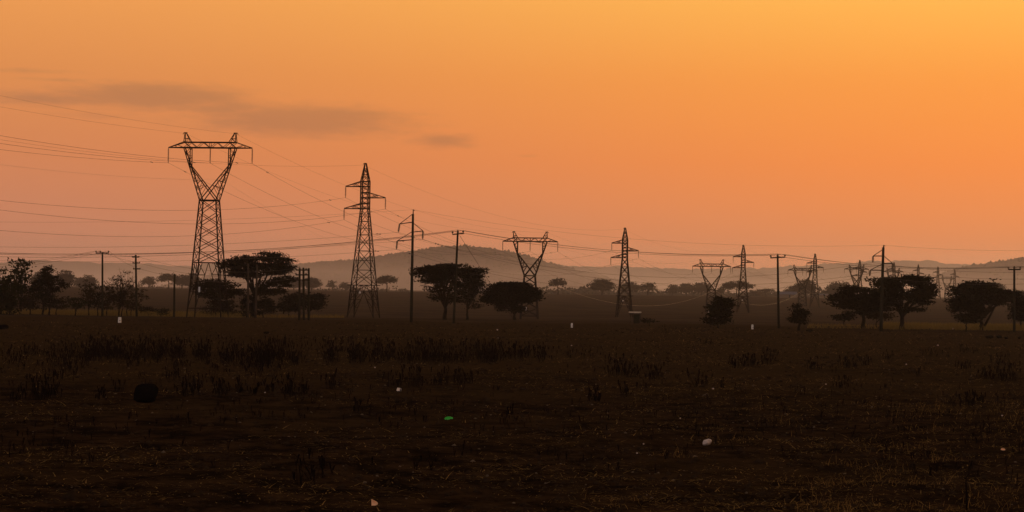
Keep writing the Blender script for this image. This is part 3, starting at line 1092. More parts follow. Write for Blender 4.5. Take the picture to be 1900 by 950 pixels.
def tree(name, label, cat, base_px, d, lobes, trunk_r, fork, leaf=0.33, dens=2.6, flat=0.78, m='leaf', group=None, bare=0.0, stems=None, twigs=5, seed=1, trunk_lean=0.0, sides=6):
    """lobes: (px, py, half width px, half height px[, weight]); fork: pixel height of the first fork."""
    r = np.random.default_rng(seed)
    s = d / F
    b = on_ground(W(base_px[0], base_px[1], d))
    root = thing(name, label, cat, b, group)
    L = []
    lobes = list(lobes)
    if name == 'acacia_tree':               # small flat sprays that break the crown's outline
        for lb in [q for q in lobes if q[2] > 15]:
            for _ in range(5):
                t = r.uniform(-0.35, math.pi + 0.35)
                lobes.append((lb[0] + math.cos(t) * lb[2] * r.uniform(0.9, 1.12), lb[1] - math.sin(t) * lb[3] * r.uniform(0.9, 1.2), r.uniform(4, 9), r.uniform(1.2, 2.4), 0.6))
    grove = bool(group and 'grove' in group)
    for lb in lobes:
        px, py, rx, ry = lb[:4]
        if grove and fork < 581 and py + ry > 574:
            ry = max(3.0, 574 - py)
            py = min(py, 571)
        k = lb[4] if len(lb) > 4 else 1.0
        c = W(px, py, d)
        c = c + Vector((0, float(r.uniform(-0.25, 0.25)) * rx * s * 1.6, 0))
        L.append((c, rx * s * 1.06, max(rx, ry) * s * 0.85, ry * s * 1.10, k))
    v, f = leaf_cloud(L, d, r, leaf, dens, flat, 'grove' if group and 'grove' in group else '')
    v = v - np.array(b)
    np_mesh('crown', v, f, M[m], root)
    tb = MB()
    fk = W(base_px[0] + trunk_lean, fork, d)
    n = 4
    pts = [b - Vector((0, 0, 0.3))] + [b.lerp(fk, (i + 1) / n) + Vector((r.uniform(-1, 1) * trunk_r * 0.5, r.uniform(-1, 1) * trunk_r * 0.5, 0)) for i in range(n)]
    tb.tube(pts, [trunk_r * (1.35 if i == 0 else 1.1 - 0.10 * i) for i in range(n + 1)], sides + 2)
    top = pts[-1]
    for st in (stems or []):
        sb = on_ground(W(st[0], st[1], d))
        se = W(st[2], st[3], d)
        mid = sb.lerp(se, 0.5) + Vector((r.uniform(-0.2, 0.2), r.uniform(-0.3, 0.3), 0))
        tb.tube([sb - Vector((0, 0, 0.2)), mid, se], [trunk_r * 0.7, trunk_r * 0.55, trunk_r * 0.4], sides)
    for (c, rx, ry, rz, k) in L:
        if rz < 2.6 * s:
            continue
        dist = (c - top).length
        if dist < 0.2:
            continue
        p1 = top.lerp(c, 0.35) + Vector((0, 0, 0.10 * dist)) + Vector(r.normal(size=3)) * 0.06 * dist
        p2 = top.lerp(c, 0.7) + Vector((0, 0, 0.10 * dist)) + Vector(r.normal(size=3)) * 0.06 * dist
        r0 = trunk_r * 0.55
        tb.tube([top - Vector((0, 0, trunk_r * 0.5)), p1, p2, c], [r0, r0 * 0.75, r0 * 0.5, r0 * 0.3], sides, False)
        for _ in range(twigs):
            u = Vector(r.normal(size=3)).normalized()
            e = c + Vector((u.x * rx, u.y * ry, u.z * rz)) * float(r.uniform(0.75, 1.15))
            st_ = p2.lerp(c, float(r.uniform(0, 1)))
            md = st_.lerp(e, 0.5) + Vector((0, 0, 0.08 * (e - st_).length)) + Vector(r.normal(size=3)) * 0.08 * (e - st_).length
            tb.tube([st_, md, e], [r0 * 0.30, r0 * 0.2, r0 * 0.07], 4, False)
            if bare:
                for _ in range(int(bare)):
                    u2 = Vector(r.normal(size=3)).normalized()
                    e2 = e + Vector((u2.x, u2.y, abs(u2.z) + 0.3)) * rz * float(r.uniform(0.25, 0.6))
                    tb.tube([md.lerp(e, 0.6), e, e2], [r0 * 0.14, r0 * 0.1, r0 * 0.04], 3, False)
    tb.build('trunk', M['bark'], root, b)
    return root


NEAR = 'acacias and bushes along the power line'
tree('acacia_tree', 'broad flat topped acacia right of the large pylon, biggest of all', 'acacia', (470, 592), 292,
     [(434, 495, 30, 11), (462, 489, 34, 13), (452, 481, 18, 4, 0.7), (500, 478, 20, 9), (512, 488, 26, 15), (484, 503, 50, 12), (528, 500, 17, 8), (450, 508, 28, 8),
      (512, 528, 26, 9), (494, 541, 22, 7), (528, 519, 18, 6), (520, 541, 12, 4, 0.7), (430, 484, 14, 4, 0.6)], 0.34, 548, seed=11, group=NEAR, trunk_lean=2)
tree('acacia_tree', 'low spreading acacia seen through the legs of the large pylon', 'acacia', (398, 592), 300,
     [(385, 531, 22, 9), (408, 527, 26, 9), (432, 540, 20, 8), (405, 545, 34, 10), (368, 533, 10, 4, 0.7), (440, 547, 12, 5, 0.7)], 0.22, 560, seed=12, group=NEAR)
tree('thorn_bush', 'loose thorn bush under the low acacia at the pylon foot', 'bush', (415, 592), 298,
     [(404, 568, 18, 12, 0.6), (424, 570, 12, 15, 0.8), (385, 577, 12, 8, 0.5)], 0.10, 582, m='leafdry', seed=13, group=NEAR)
tree('thorn_bush', 'bush left of the broad acacia trunk', 'bush', (457, 592), 290, [(459, 565, 10, 14), (453, 578, 9, 8, 0.6), (463, 553, 6, 6, 0.7)], 0.10, 580, seed=14, group=NEAR)
tree('thorn_bush', 'drooping bush right of the broad acacia trunk', 'bush', (488, 592), 290, [(490, 566, 14, 14), (500, 572, 9, 9), (482, 578, 10, 6)], 0.10, 580, seed=15, group=NEAR)
tree('thorn_bush', 'round dark bush left of the three pole structure', 'bush', (536, 590), 310, [(534, 563, 15, 15), (541, 568, 12, 11), (527, 570, 7, 8)], 0.10, 580, leaf=0.36, seed=16, group=NEAR)
tree('thorn_bush', 'flat topped bush behind the three pole structure', 'bush', (572, 590), 310, [(573, 560, 26, 14), (590, 556, 12, 10, 0.7), (560, 549, 20, 4), (588, 569, 12, 8, 0.6), (600, 550, 7, 2.5, 0.5)], 0.12, 582, leaf=0.36, flat=0.8, seed=17, group=NEAR)
tree('acacia_tree', 'wide round topped acacia between the strutted pole and leaning pole', 'acacia', (826, 594), 285,
     [(795, 506, 27, 10), (792, 501, 16, 6), (826, 505, 36, 13), (856, 504, 28, 12), (836, 497, 24, 6), (842, 522, 42, 14), (800, 523, 20, 8), (815, 536, 22, 8), (846, 540, 26, 10), (812, 552, 12, 5, 0.7), (840, 556, 16, 6, 0.7)],
     0.30, 570, seed=21, group=NEAR)
tree('acacia_tree', 'acacia with spiky right tip behind the leaning pole', 'acacia', (867, 594), 296,
     [(874, 511, 24, 12), (889, 503, 11, 5, 0.8), (880, 525, 20, 12), (870, 541, 15, 12), (864, 556, 13, 7, 0.7), (879, 566, 10, 7, 0.6), (893, 500, 8, 3, 0.6), (890, 541, 6, 4, 0.5)],
     0.18, 574, seed=22, group=NEAR)
tree('acacia_tree', 'dark dome shaped tree before the second forked pylon', 'acacia', (955, 594), 288,
     [(946, 540, 44, 13), (950, 532, 34, 8), (935, 552, 36, 12), (962, 552, 34, 12), (914, 556, 18, 7), (984, 547, 18, 9), (941, 568, 22, 10), (958, 574, 12, 6), (992, 541, 8, 3, 0.6)],
     0.22, 582, seed=23, dens=4.2, group=NEAR)
tree('thorn_bush', 'dark bush hiding the foot of the third forked pylon', 'bush', (1332, 606), 240,
     [(1337, 578, 15, 17), (1332, 586, 14, 11), (1341, 562, 12, 8), (1321, 594, 10, 8), (1338, 592, 13, 9), (1351, 559, 7, 4, 0.7), (1324, 571, 8, 4, 0.6), (1358, 565, 5, 2.5, 0.5), (1333, 554, 6, 3, 0.5)], 0.12, 596, dens=5.5, seed=24, group=NEAR)
tree('sapling', 'small leafy sapling right of the free standing timber pole', 'tree', (1482.5, 608), 232,
     [(1477, 571, 5, 6), (1485, 578, 6, 6), (1482, 588, 9, 8), (1492, 583, 6, 4), (1473, 593, 7, 4), (1486, 595, 6, 4)], 0.16, 590, m='leaf', leaf=0.26, dens=4.5, flat=0.3, seed=25, group=NEAR)
tree('acacia_tree', 'acacia left of the three arm pole at right', 'acacia', (1601, 606), 250,
     [(1600, 546, 34, 12), (1583, 552, 34, 11), (1562, 560, 18, 9), (1590, 565, 40, 12), (1624, 552, 24, 16), (1622, 572, 26, 14), (1577, 537, 16, 4, 0.7), (1612, 582, 16, 5, 0.5)],
     0.25, 580, seed=31, group=NEAR, dens=3.8)
tree('thorn_bush', 'bush left of the trunk of the acacia by the three arm pole', 'bush', (1566, 600), 262, [(1564, 589, 15, 6), (1572, 583, 9, 7), (1552, 588, 9, 3, 0.7)], 0.08, 596, seed=32, group=NEAR)
tree('thorn_bush', 'loose undergrowth bush at the foot of the three arm pole', 'bush', (1626, 606), 248, [(1626, 588, 14, 8, 0.7), (1640, 582, 12, 8, 0.6), (1650, 590, 8, 6, 0.4)], 0.08, 598, m='leafdry', seed=38, group=NEAR)
tree('acacia_tree', 'tallest acacia at right with its trunk forking like a hand', 'acacia', (1674, 608), 242,
     [(1676, 523, 36, 10), (1650, 530, 24, 12), (1636, 525, 18, 7), (1698, 525, 22, 9), (1685, 540, 46, 14), (1645, 552, 28, 12), (1706, 545, 24, 12), (1727, 533, 12, 4), (1720, 519, 10, 4), (1722, 547, 10, 4, 0.8),
      (1704, 558, 18, 6), (1655, 566, 16, 7, 0.6), (1715, 561, 10, 6, 0.6), (1690, 575, 18, 5, 0.4)],
     0.30, 586, seed=33, group=NEAR, dens=3.4)
tree('acacia_tree', 'leaning acacia with long right limb beside the right edge pole', 'acacia', (1820, 610), 244,
     [(1819, 527, 22, 5), (1814, 538, 36, 11), (1790, 545, 24, 12), (1835, 545, 32, 10), (1770, 537, 10, 4, 0.8), (1862, 551, 30, 9), (1845, 558, 26, 7), (1885, 556, 20, 9), (1872, 545, 16, 5, 0.8), (1772, 557, 14, 7), (1805, 558, 26, 10), (1840, 518.0, 6, 2, 0.3)],
     0.26, 590, seed=34, group=NEAR, dens=3.4, trunk_lean=1, stems=[(1821, 609, 1846, 568)])
tree('thorn_bush', 'dense dark bush on a thin stem left of the leaning acacia', 'bush', (1793, 613), 234,
     [(1790, 562, 20, 14), (1796, 578, 24, 14), (1800, 592, 16, 8), (1782, 572, 14, 12), (1808, 568, 14, 10)], 0.11, 600, dens=4.0, seed=35, group=NEAR)
tree('thorn_bush', 'dark bush cut by the right edge behind the last pole', 'bush', (1894, 606), 248, [(1893, 575, 14, 22), (1905, 570, 14, 20), (1888, 590, 8, 10)], 0.12, 596, dens=4.0, seed=36, group=NEAR)
tree('thorn_bush', 'small dark clump right of the pale roofed stand', 'bush', (1205, 601), 244, [(1205, 595, 9, 4), (1200, 596, 5, 3)], 0.05, 599, leaf=0.3, seed=37, group=NEAR)

GROVE = 'trees of the left grove'
tree('broadleaf_tree', 'green broadleaf tree cut by the left edge', 'tree', (2, 592), 285, [(2, 532, 9, 14), (6, 518, 6, 8), (3, 502, 4, 7), (0, 550, 14, 16), (8, 545, 6, 6)], 0.18, 572, m='leaf2', leaf=0.55, flat=0.2, dens=2.8, seed=41, group=GROVE)
tree('broadleaf_tree', 'tree with ragged tufted tip near the left edge', 'tree', (38, 592), 287,
     [(35, 488, 4, 4), (46, 487, 5, 2.5), (40, 497, 6, 6), (33, 503, 5, 3), (43, 508, 6, 6), (37, 517, 10, 9), (44, 522, 7, 6), (38, 535, 12, 10)], 0.15, 570, m='leaf2', leaf=0.6, flat=0.2, dens=2.6, seed=42, group=GROVE)
tree('broadleaf_tree', 'bushy green tree below the tufted tip', 'tree', (18, 592), 283, [(18, 520, 11, 8), (22, 538, 16, 12), (24, 558, 18, 14), (14, 572, 14, 10)], 0.16, 582, m='leaf2', leaf=0.45, flat=0.3, seed=43, group=GROVE)
tree('broadleaf_tree', 'tall round crowned tree with sky gaps in the left grove', 'tree', (78, 590), 286,
     [(90, 503, 9, 7), (91, 495, 7, 4, 0.5), (86, 515, 16, 9), (98, 520, 12, 8), (78, 528, 18, 10), (96, 535, 16, 8), (118, 530, 11, 5), (112, 521, 9, 4, 0.6), (70, 543, 16, 10), (82, 550, 16, 8), (60, 560, 12, 10, 0.7)],
     0.17, 566, flat=0.3, dens=2.9, seed=44, group=GROVE, stems=[(90, 592, 92, 560)], trunk_lean=4)
for i, (bx, d_, lb, lobes, kw) in enumerate((
    (56, 284, 'shrubby tree left of the round crowned one', [(54, 556, 12, 12), (48, 566, 12, 10), (60, 570, 9, 8)], dict(m='leafdry')),
    (92, 282, 'dark shrub at the foot of the round crowned tree', [(92, 574, 10, 10), (97, 562, 9, 9)], dict()),
    (104, 286, 'low tree right of the round crowned one', [(106, 556, 14, 9, 0.8), (112, 566, 10, 7)], dict(m='leafdry')),
    (140, 284, 'low spreading shrub tree with dense dark base', [(140, 568, 14, 8), (134, 558, 13, 7, 0.7), (150, 564, 11, 6)], dict(m='leaf2')),
    (165, 287, 'airy tree left of the flat arm pole', [(162, 545, 12, 14, 0.6), (170, 535, 10, 12, 0.5), (168, 556, 12, 10, 0.7), (158, 528, 6, 8, 0.4)], dict(m='leafdry', twigs=9)),
    (181, 286, 'dark narrow tree behind the flat arm pole', [(182, 540, 6, 9), (182, 556, 9, 10, 0.8), (178, 568, 8, 7, 0.7)], dict()),
    (198, 286, 'leafy shrub tree right of the flat arm pole', [(200, 535, 10, 13, 0.5), (202, 555, 13, 12, 0.8), (198, 570, 12, 7)], dict(m='leafdry')),
    (243, 288, 'thin twiggy tree behind the stacked arm pole', [(243, 553, 14, 14, 0.5), (250, 568, 12, 9, 0.7), (262, 545, 10, 14, 0.25)], dict(m='leafdry', twigs=10)),
    (274, 290, 'small round bush right of the stacked arm pole', [(273, 577, 9, 7), (268, 573, 6, 5, 0.6)], dict()),
    (298, 288, 'small dense bush between two poles', [(298, 575, 10, 8), (303, 579, 6, 5)], dict(m='leaf2')))):
    tree('shrub_tree', lb, 'shrub', (bx, 591), d_, lobes, 0.10, 582 if 'bush' in lb else 577, leaf=0.34, dens=2.2, flat=0.3, seed=60 + i, group=GROVE, **kw)
tree('bare_tree', 'half bare tree with upright fanning twigs left of the stacked arm pole', 'tree', (221, 592), 285,
     [(215, 522, 9, 12, 0.16), (226, 516, 9, 14, 0.16), (238, 520, 8, 14, 0.16), (222, 538, 14, 10, 0.3), (236, 545, 12, 10, 0.25), (216, 555, 14, 9, 0.6), (228, 562, 14, 9, 0.7), (243, 530, 8, 12, 0.15)],
     0.15, 575, m='leafdry', leaf=0.3, flat=0.1, bare=5, twigs=16, seed=81, group=GROVE, stems=[(225, 592, 228, 572), (237, 592, 236, 570)])

FARG = 'hazy trees at the far edge of the plain'
FAR = [  # px, top py, half width, base py, shape, distance, label
    (76, 503, 20, 536, 'dome', 1350, 'hazy dome tree rising behind the left grove'),
    (120, 502, 17, 536, 'dome', 1370, 'hazy smooth domed tree right of the tall grove tree'),
    (163, 511, 15, 537, 'dome', 1450, 'hazy domed tree left of the flat arm pole'),
    (150, 516, 10, 537, 'dome', 1500, 'low hazy tree tucked behind the domed tree'),
    (274, 514, 13, 534, 'lean', 1500, 'small hazy tree alone between two timber poles'),
    (313, 508, 19, 534, 'umbrella', 1400, 'hazy umbrella tree left of the bare pole'),
    (338, 511, 15, 535, 'dome', 1440, 'hazy tree right of the bare pole'),
    (356, 508, 15, 535, 'dome', 1460, 'hazy tree seen through the left leg of the large pylon'),
    (578, 515, 16, 538, 'dome', 1400, 'hazy domed tree behind the three pole structure'),
    (545, 517, 16, 538, 'dome', 1480, 'hazy tree left of the three pole structure'),
    (616, 521, 6, 538, 'lean', 1500, 'tiny hazy tree alone right of the flat topped bush'),
    (641, 525, 9, 537, 'dome', 1500, 'tiny hazy round tree left of the tall narrow pylon'),
    (718, 512, 17, 539, 'umbrella', 1320, 'clear umbrella tree right of the tall narrow pylon'),
    (1035, 517, 13, 543, 'umbrella', 1330, 'slim umbrella tree alone right of the second forked pylon'),
    (1117, 517, 22, 544, 'dome', 1330, 'dark domed tree left of the middle narrow pylon'),
    (1168, 524, 16, 545, 'dome', 1400, 'hazy tree through the middle narrow pylon'),
    (1200, 524, 17, 544, 'lean', 1360, 'spreading tree right of the middle narrow pylon'),
    (1248, 529, 10, 545, 'dome', 1430, 'small hazy tree at the start of the tree row'),
    (1274, 527, 16, 546, 'dome', 1440, 'first joined crown of the hazy tree row'),
    (1302, 525, 18, 546, 'dome', 1450, 'last joined crown of the tree row behind the third forked pylon'),
    (1336, 533, 6, 548, 'dome', 1400, 'small tree beside the third forked pylon'),
    (1367, 523, 29, 548, 'umbrella', 1340, 'widest umbrella tree behind the third narrow pylon'),
    (1421, 536, 13, 549, 'umbrella', 1380, 'low flat tree left of the free standing timber pole'),
    (1400, 541, 9, 549, 'dome', 1420, 'low round tree left of the flat tree'),
    (1494, 519, 20, 552, 'dome', 1330, 'domed tree behind the fourth pair of pylons'),
    (1470, 533, 12, 551, 'dome', 1400, 'low tree beside the blue roofed shed'),
    (1556, 523, 22, 554, 'dome', 1330, 'hazy stepped tree left of the right acacias'),
    (1845, 524, 18, 555, 'dome', 1350, 'hazy dome rising behind the leaning acacia'),
    (1893, 539, 16, 556, 'dome', 1400, 'hazy dome behind the right edge pole'),
]
for i, (px, ty, hw_, by, shp, d_, lb) in enumerate(FAR):
    h = by - ty
    if shp == 'dome':
        lobes = [(px, ty + h * 0.32, hw_ * 0.72, h * 0.30), (px - hw_ * 0.45, ty + h * 0.52, hw_ * 0.55, h * 0.24), (px + hw_ * 0.5, ty + h * 0.50, hw_ * 0.5, h * 0.24), (px, ty + h * 0.6, hw_ * 0.7, h * 0.2)]
    elif shp == 'umbrella':
        lobes = [(px, ty + h * 0.18, hw_ * 0.75, h * 0.17), (px - hw_ * 0.5, ty + h * 0.30, hw_ * 0.5, h * 0.14), (px + hw_ * 0.5, ty + h * 0.32, hw_ * 0.5, h * 0.14), (px - hw_ * 0.7, ty + h * 0.45, hw_ * 0.25, h * 0.09)]
    else:
        lobes = [(px + hw_ * 0.1, ty + h * 0.3, hw_ * 0.6, h * 0.28), (px - hw_ * 0.5, ty + h * 0.55, hw_ * 0.45, h * 0.18), (px + hw_ * 0.55, ty + h * 0.55, hw_ * 0.4, h * 0.18)]
    tree('hazy_tree', lb, 'tree', (px + (2 if shp == 'lean' else 0), by, ), d_, lobes, 0.45 if hw_ > 10 else 0.28, by - h * 0.45, leaf=1.15, dens=3.4, flat=0.5, m='leaf', group=FARG, twigs=1, seed=100 + i, sides=5)

# low thicket along the far edge of the plain
r = np.random.default_rng(5)
cs, ss = [], []
for (x0, x1, n, y_lo, y_hi, hh) in ((560, 760, 60, 1450, 1700, 1.6), (940, 1260, 240, 1450, 1800, 2.2), (1050, 1100, 60, 1500, 1650, 2.8), (1260, 1560, 200, 1450, 1800, 2.2), (1380, 1480, 60, 1450, 1600, 2.4), (0, 400, 60, 1500, 1800, 1.5), (1520, 1560, 50, 1400, 1500, 3.0)):
    for _ in range(n):
        y = r.uniform(y_lo, y_hi)
        x = W(r.uniform(x0, x1), 540, y).x
        s = hh * r.uniform(0.5, 1.2)
        for _ in range(7):
            cs.append((x + r.normal() * s * 1.4, y + r.normal() * s, float(zg(x, y)) + abs(r.normal()) * s * 0.75))
            ss.append(s * r.uniform(0.3, 0.7))
blobs('thicket', np.array(cs), np.array(ss), M['scrub'], r, 0.8, 'low hazy thicket along the far edge of the plain')


# ------------------------------------------------------------------ small buildings and markers
def shed(label, px0, px1, pyt, d_, wall_h, roof_m, depth=6.0):
    p0, p1 = W(px0, 545, d_), W(px1, 545, d_)
    z0 = float(zg((p0.x + p1.x) / 2, d_))
    top = W((px0 + px1) / 2, pyt, d_).z
    b = Vector(((p0.x + p1.x) / 2, d_, z0))
    root = thing('farm_shed', label, 'shed', b, 'low sheds at the far edge of the plain')
    w2 = (p1.x - p0.x) / 2
    mb = MB()
    mb.box((b.x, b.y, z0 + wall_h / 2 - 0.2), (w2 * 2 - 0.6, depth, wall_h + 0.4))
    part(root, 'wall', mb, 'mudwall')
    mb = MB()
    e, zr = z0 + wall_h - 0.1, top
    A_ = [Vector((b.x - w2, b.y - depth / 2 - 0.4, e)), Vector((b.x + w2, b.y - depth / 2 - 0.4, e)), Vector((b.x + w2, b.y, zr)), Vector((b.x - w2, b.y, zr)),
          Vector((b.x + w2, b.y + depth / 2 + 0.4, e)), Vector((b.x - w2, b.y + depth / 2 + 0.4, e))]
    mb.add(A_ + [p - Vector((0, 0, 0.12)) for p in A_], [(0, 1, 2, 3), (3, 2, 4, 5), (7, 6, 9, 8), (8, 9, 11, 10), (0, 6, 7, 1), (4, 10, 11, 5), (1, 7, 8, 2), (2, 8, 10, 4), (3, 9, 6, 0), (5, 11, 9, 3)])
    part(root, 'roof', mb, roof_m)
    mb = MB()
    mb.box((b.x + w2 * 0.2, b.y - depth / 2 - 0.03, z0 + 1.0), (1.0, 0.06, 2.0))
    part(root, 'door', mb, 'wood')


shed('long low shed with bluish roof right of the free standing timber pole', 1443, 1478, 541, 1300, 2.4, 'bluetin')
shed('small shed with bluish roof right of the fourth pair of pylons', 1518, 1536, 545, 1320, 2.2, 'bluetin')
shed('small low shed left of the tall narrow pylon', 652, 671, 534.5, 1420, 2.2, 'mudwall', 5)


def stand():
    b = G(1179, 600)
    root = thing('roadside_stand', 'small stand with a pale flat roof at the foot of a pylon', 'stand', b)
    P = lambda px, py, dy=0.0: W(px, py, b.y + dy)
    hz = lambda py: P(1179, py).z
    mb = MB()
    l, r_ = P(1167.5, 579), P(1189, 579)
    mb.box(((l.x + r_.x) / 2, b.y, hz(579.4)), (r_.x - l.x, 1.3, 0.16), R(2))
    part(root, 'roof', mb, 'tin')
    for x, dy in ((1170.5, -0.45), (1175, 0.45), (1186.5, -0.45), (1187.5, 0.45)):
        mb = MB()
        p = P(x, 590, dy)
        mb.tube([(p.x, p.y, b.z - 0.2), (p.x, p.y, hz(580))], 0.045, 6)
        part(root, 'post', mb, 'woodpale')
    mb = MB()
    p = P(1181, 590)
    mb.box((p.x, b.y + 0.1, (hz(582) + b.z) / 2 - 0.05), (0.62, 0.8, hz(582) - b.z), R(2))
    part(root, 'cabinet', mb, 'wood')


stand()


def marker(label, px, pyt, pyb, wpx):
    b = G(px, pyb)
    s = b.y / F
    h, wd = (pyb - pyt) * s, wpx * s
    root = thing('marker_post', label, 'marker post', b, 'white marker posts along the field edge')
    mb = MB()
    mb.add([Vector((b.x + x * wd / 2 * k, b.y + y * wd / 2 * k, b.z + z)) for z, k in ((-0.15, 1.05), (h * 0.9, 0.95), (h, 0.7)) for x, y in ((-1, -1), (1, -1), (1, 1), (-1, 1))],
           [(0, 1, 5, 4), (1, 2, 6, 5), (2, 3, 7, 6), (3, 0, 4, 7), (4, 5, 9, 8), (5, 6, 10, 9), (6, 7, 11, 10), (7, 4, 8, 11), (8, 9, 10, 11), (3, 2, 1, 0)])
    part(root, 'post', mb, 'white')
    mb = MB()
    mb.box((b.x + wd * 0.18, b.y - wd * 0.5 - 0.004, b.z + h * 0.36), (wd * 0.3, 0.02, h * 0.2))
    part(root, 'chipped_patch', mb, 'dirt_mark')


marker('white marker post below the left grove, largest of the posts', 222, 589, 599, 5.2)
marker('white marker post below the gap between the dark dome tree and stand', 1061, 599.5, 608, 3.6)
marker('white marker post left of the free standing timber pole', 1396, 602.5, 611, 3.6)
marker('small white marker post left of the dark bush', 1315, 577.5, 583.5, 2.6)


# ------------------------------------------------------------------ rocks and litter
def lump(name, label, cat, px, py, wpx, hpx, m, group=None, seed=0, n=3, cut=0.0, tilt=0.0, depth=0.8):
    """An uneven lump resting on the ground, its base at the pixel."""
    b = G(px, py)
    s = b.y / F
    r_ = np.random.default_rng(seed)
    import bmesh
    bm = bmesh.new()
    bmesh.ops.create_icosphere(bm, subdivisions=n, radius=1.0)
    for v in bm.verts:
        c = np.array(v.co)
        k = 1 + 0.28 * (vnoise(np.array([c[0] * 1.7 + seed]), np.array([c[1] * 1.7 + c[2] * 1.3]), seed)[0] - 0.5) + 0.10 * r_.normal() * (0.4 if n > 2 else 1)
        sq = 1 - cut * 0.5
        v.co = Vector([math.copysign(abs(a) ** sq, a) * k for a in c])
        v.co.x *= wpx * s / 2
        v.co.y *= wpx * s / 2 * depth
        v.co.z *= hpx * s / 2 * 1.05
        v.co.x += tilt * v.co.z
        v.co.z += hpx * s / 2 * 0.92
    me = bpy.data.meshes.new(name)
    bm.to_mesh(me)
    bm.free()
    me.materials.append(M[m])
    if n > 2:
        me.shade_smooth()
    return tag(link(name, me, None, b), label, cat, group)


lump('boulder', 'black squarish boulder lying in the field at left', 'rock', 270, 746, 40, 34, 'rock', seed=3, cut=0.75, tilt=0.12)
lump('boulder', 'dark low rock cut by the left edge', 'rock', 6, 611, 20, 9, 'rock', seed=4)
lump('dark_mound', 'small dark mound below the left edge of the broad acacia bush row', 'mound', 494, 620, 12, 5, 'rock', 'dark mounds on the field', 5, 2)
for i, (px, py, ww, hh, lb) in enumerate(((1836, 628, 15, 6, 'widest of the dark mounds before the right edge'), (1854, 628, 11, 6, 'middle dark mound before the right edge'),
                                      (1867, 629, 8, 4, 'small dark mound before the right edge'), (1891, 629, 6, 4, 'last dark mound at the right edge'), (1502, 615, 14, 4, 'flat dark mound below the leafy sapling'))):
    lump('dark_mound', lb, 'mound', px, py, ww, hh, 'rock', 'dark mounds on the field', 6 + i, 2)
lump('plastic_bottle', 'round white shell of rubbish lying on the soil at right', 'litter', 1312, 826.5, 17, 12, 'shell', seed=15, n=2, cut=0.0, tilt=0.4)


def litter(name, label, px, py, poly, m, thick=0.01, lean=0.4, cat='litter', group=None):
    """A crumpled flat piece: outline in pixels about its base point, leaning back on the ground."""
    b = G(px, py)
    s = b.y / F
    r_ = np.random.default_rng(int(px))
    front = []
    for (x, y) in poly:
        front.append(Vector((x * s, lean * y * s + r_.uniform(-1, 1) * 0.012, max(0.004, y * s))))
    c = sum(front, Vector()) / len(front) + Vector((0, 0.035, 0.0))
    n = len(front)
    back = [p + Vector((0, thick + 0.01, 0.002)) for p in front]
    vv = front + [c] + back + [c + Vector((0, thick + 0.01, 0.002))]
    ff = [(i, (i + 1) % n, n) for i in range(n)] + [(n + 1 + (i + 1) % n, n + 1 + i, 2 * n + 1) for i in range(n)] + [(i, n + 1 + i, n + 1 + (i + 1) % n, (i + 1) % n) for i in range(n)]
    me = bpy.data.meshes.new(name)
    me.from_pydata([tuple(p) for p in vv], [], ff)
    me.materials.append(M[m])
    return tag(link(name, me, None, b), label, cat, group)


litter('cardboard_piece', 'pale crumpled cardboard piece below the leaning pole', 740, 727, [(-4.5, 0), (0, 0.8), (4.3, 0), (4.2, 5.2), (0, 6.2), (-2.8, 6.4), (-4.2, 3)], 'bag')
litter('plastic_sheet', 'bright green scrap of plastic on the dark soil', 832, 780, [(-7, 1), (-3, 0), (2, 1), (4, 2.2), (8, 1.8), (8, 4.4), (4, 5.6), (-1, 5.8), (-5, 5), (-7.5, 3)], 'green', lean=1.4)
litter('torn_carton', 'peach coloured torn carton at the bottom edge', 694, 939, [(-4.5, 0), (2, 0.6), (6.2, 2), (6.8, 4.5), (5, 6.5), (0, 9), (-5.2, 11.6), (-5, 6)], 'peach')
litter('torn_carton', 'small bright scrap near the right edge', 1861, 838.5, [(-4, 1), (0, 0), (4, 0.4), (4.5, 2.5), (1.5, 4.6), (-2, 4)], 'peach')
for i, (px, py, k, lb) in enumerate((
    (1397.5, 717.5, 2.3, 'small pale stone right of the bent twig'), (1323, 723, 2.0, 'small pale stone above the bent twig'), (924, 629, 2.4, 'small pale stone far below the dark dome tree'),
    (923, 613, 1.8, 'pale speck of stone right under the dark dome tree'), (1060.5, 642.5, 1.4, 'pale speck of stone under the second marker post'), (1432, 667.5, 1.4, 'pale stone among the weeds under the free standing pole'),
    (1681.5, 678.5, 1.6, 'pale stone in the open field at right'), (1532.5, 714.5, 1.5, 'lone pale stone right of the weed clumps'), (1740, 642.5, 1.7, 'pale stone in the far field at right'),
    (1768, 611.5, 2.2, 'pale stone in the yellow grass left of the dense dark bush'), (1859.5, 933 - 160, 2.0, 'pale stone up from the small bright scrap'), (695.5, 683.5, 1.6, 'pale stone under the tall weed band'), (491.5, 729.5, 1.6, 'pale stone left of the weed row'),
    (941, 898, 1.6, 'pale stone low in the foreground centre'), (904, 886, 3.0, 'peach stone in the straw at the foreground centre'), (677, 899, 4.0, 'buff stone above the torn carton'), (1385, 917, 3.0, 'buff stone low right of the bottle'),
    (1194, 827, 1.8, 'pale stone left of the white shell'), (1182, 842, 1.8, 'pale stone left and below the white shell'), (1262, 777.5, 1.6, 'pale stone above the white shell'))):
    lump('pale_stone', lb, 'stone', px, py, 2.0 * k, 1.4 * k, 'shell' if k < 2.3 else 'pebble', 'pale stones scattered over the field', 30 + i, 1)


def twig(label, pts, r_, m='pebble'):
    b = G(*pts[0])
    mb = MB()
    mb.tube([W(px, py, b.y) for px, py in pts], [r_] * (len(pts) - 1) + [r_ * 0.5], 6)
    o = mb.build('dry_twig', M[m], None, b)
    return tag(o, label, 'twig', 'dry twigs lying on the field')


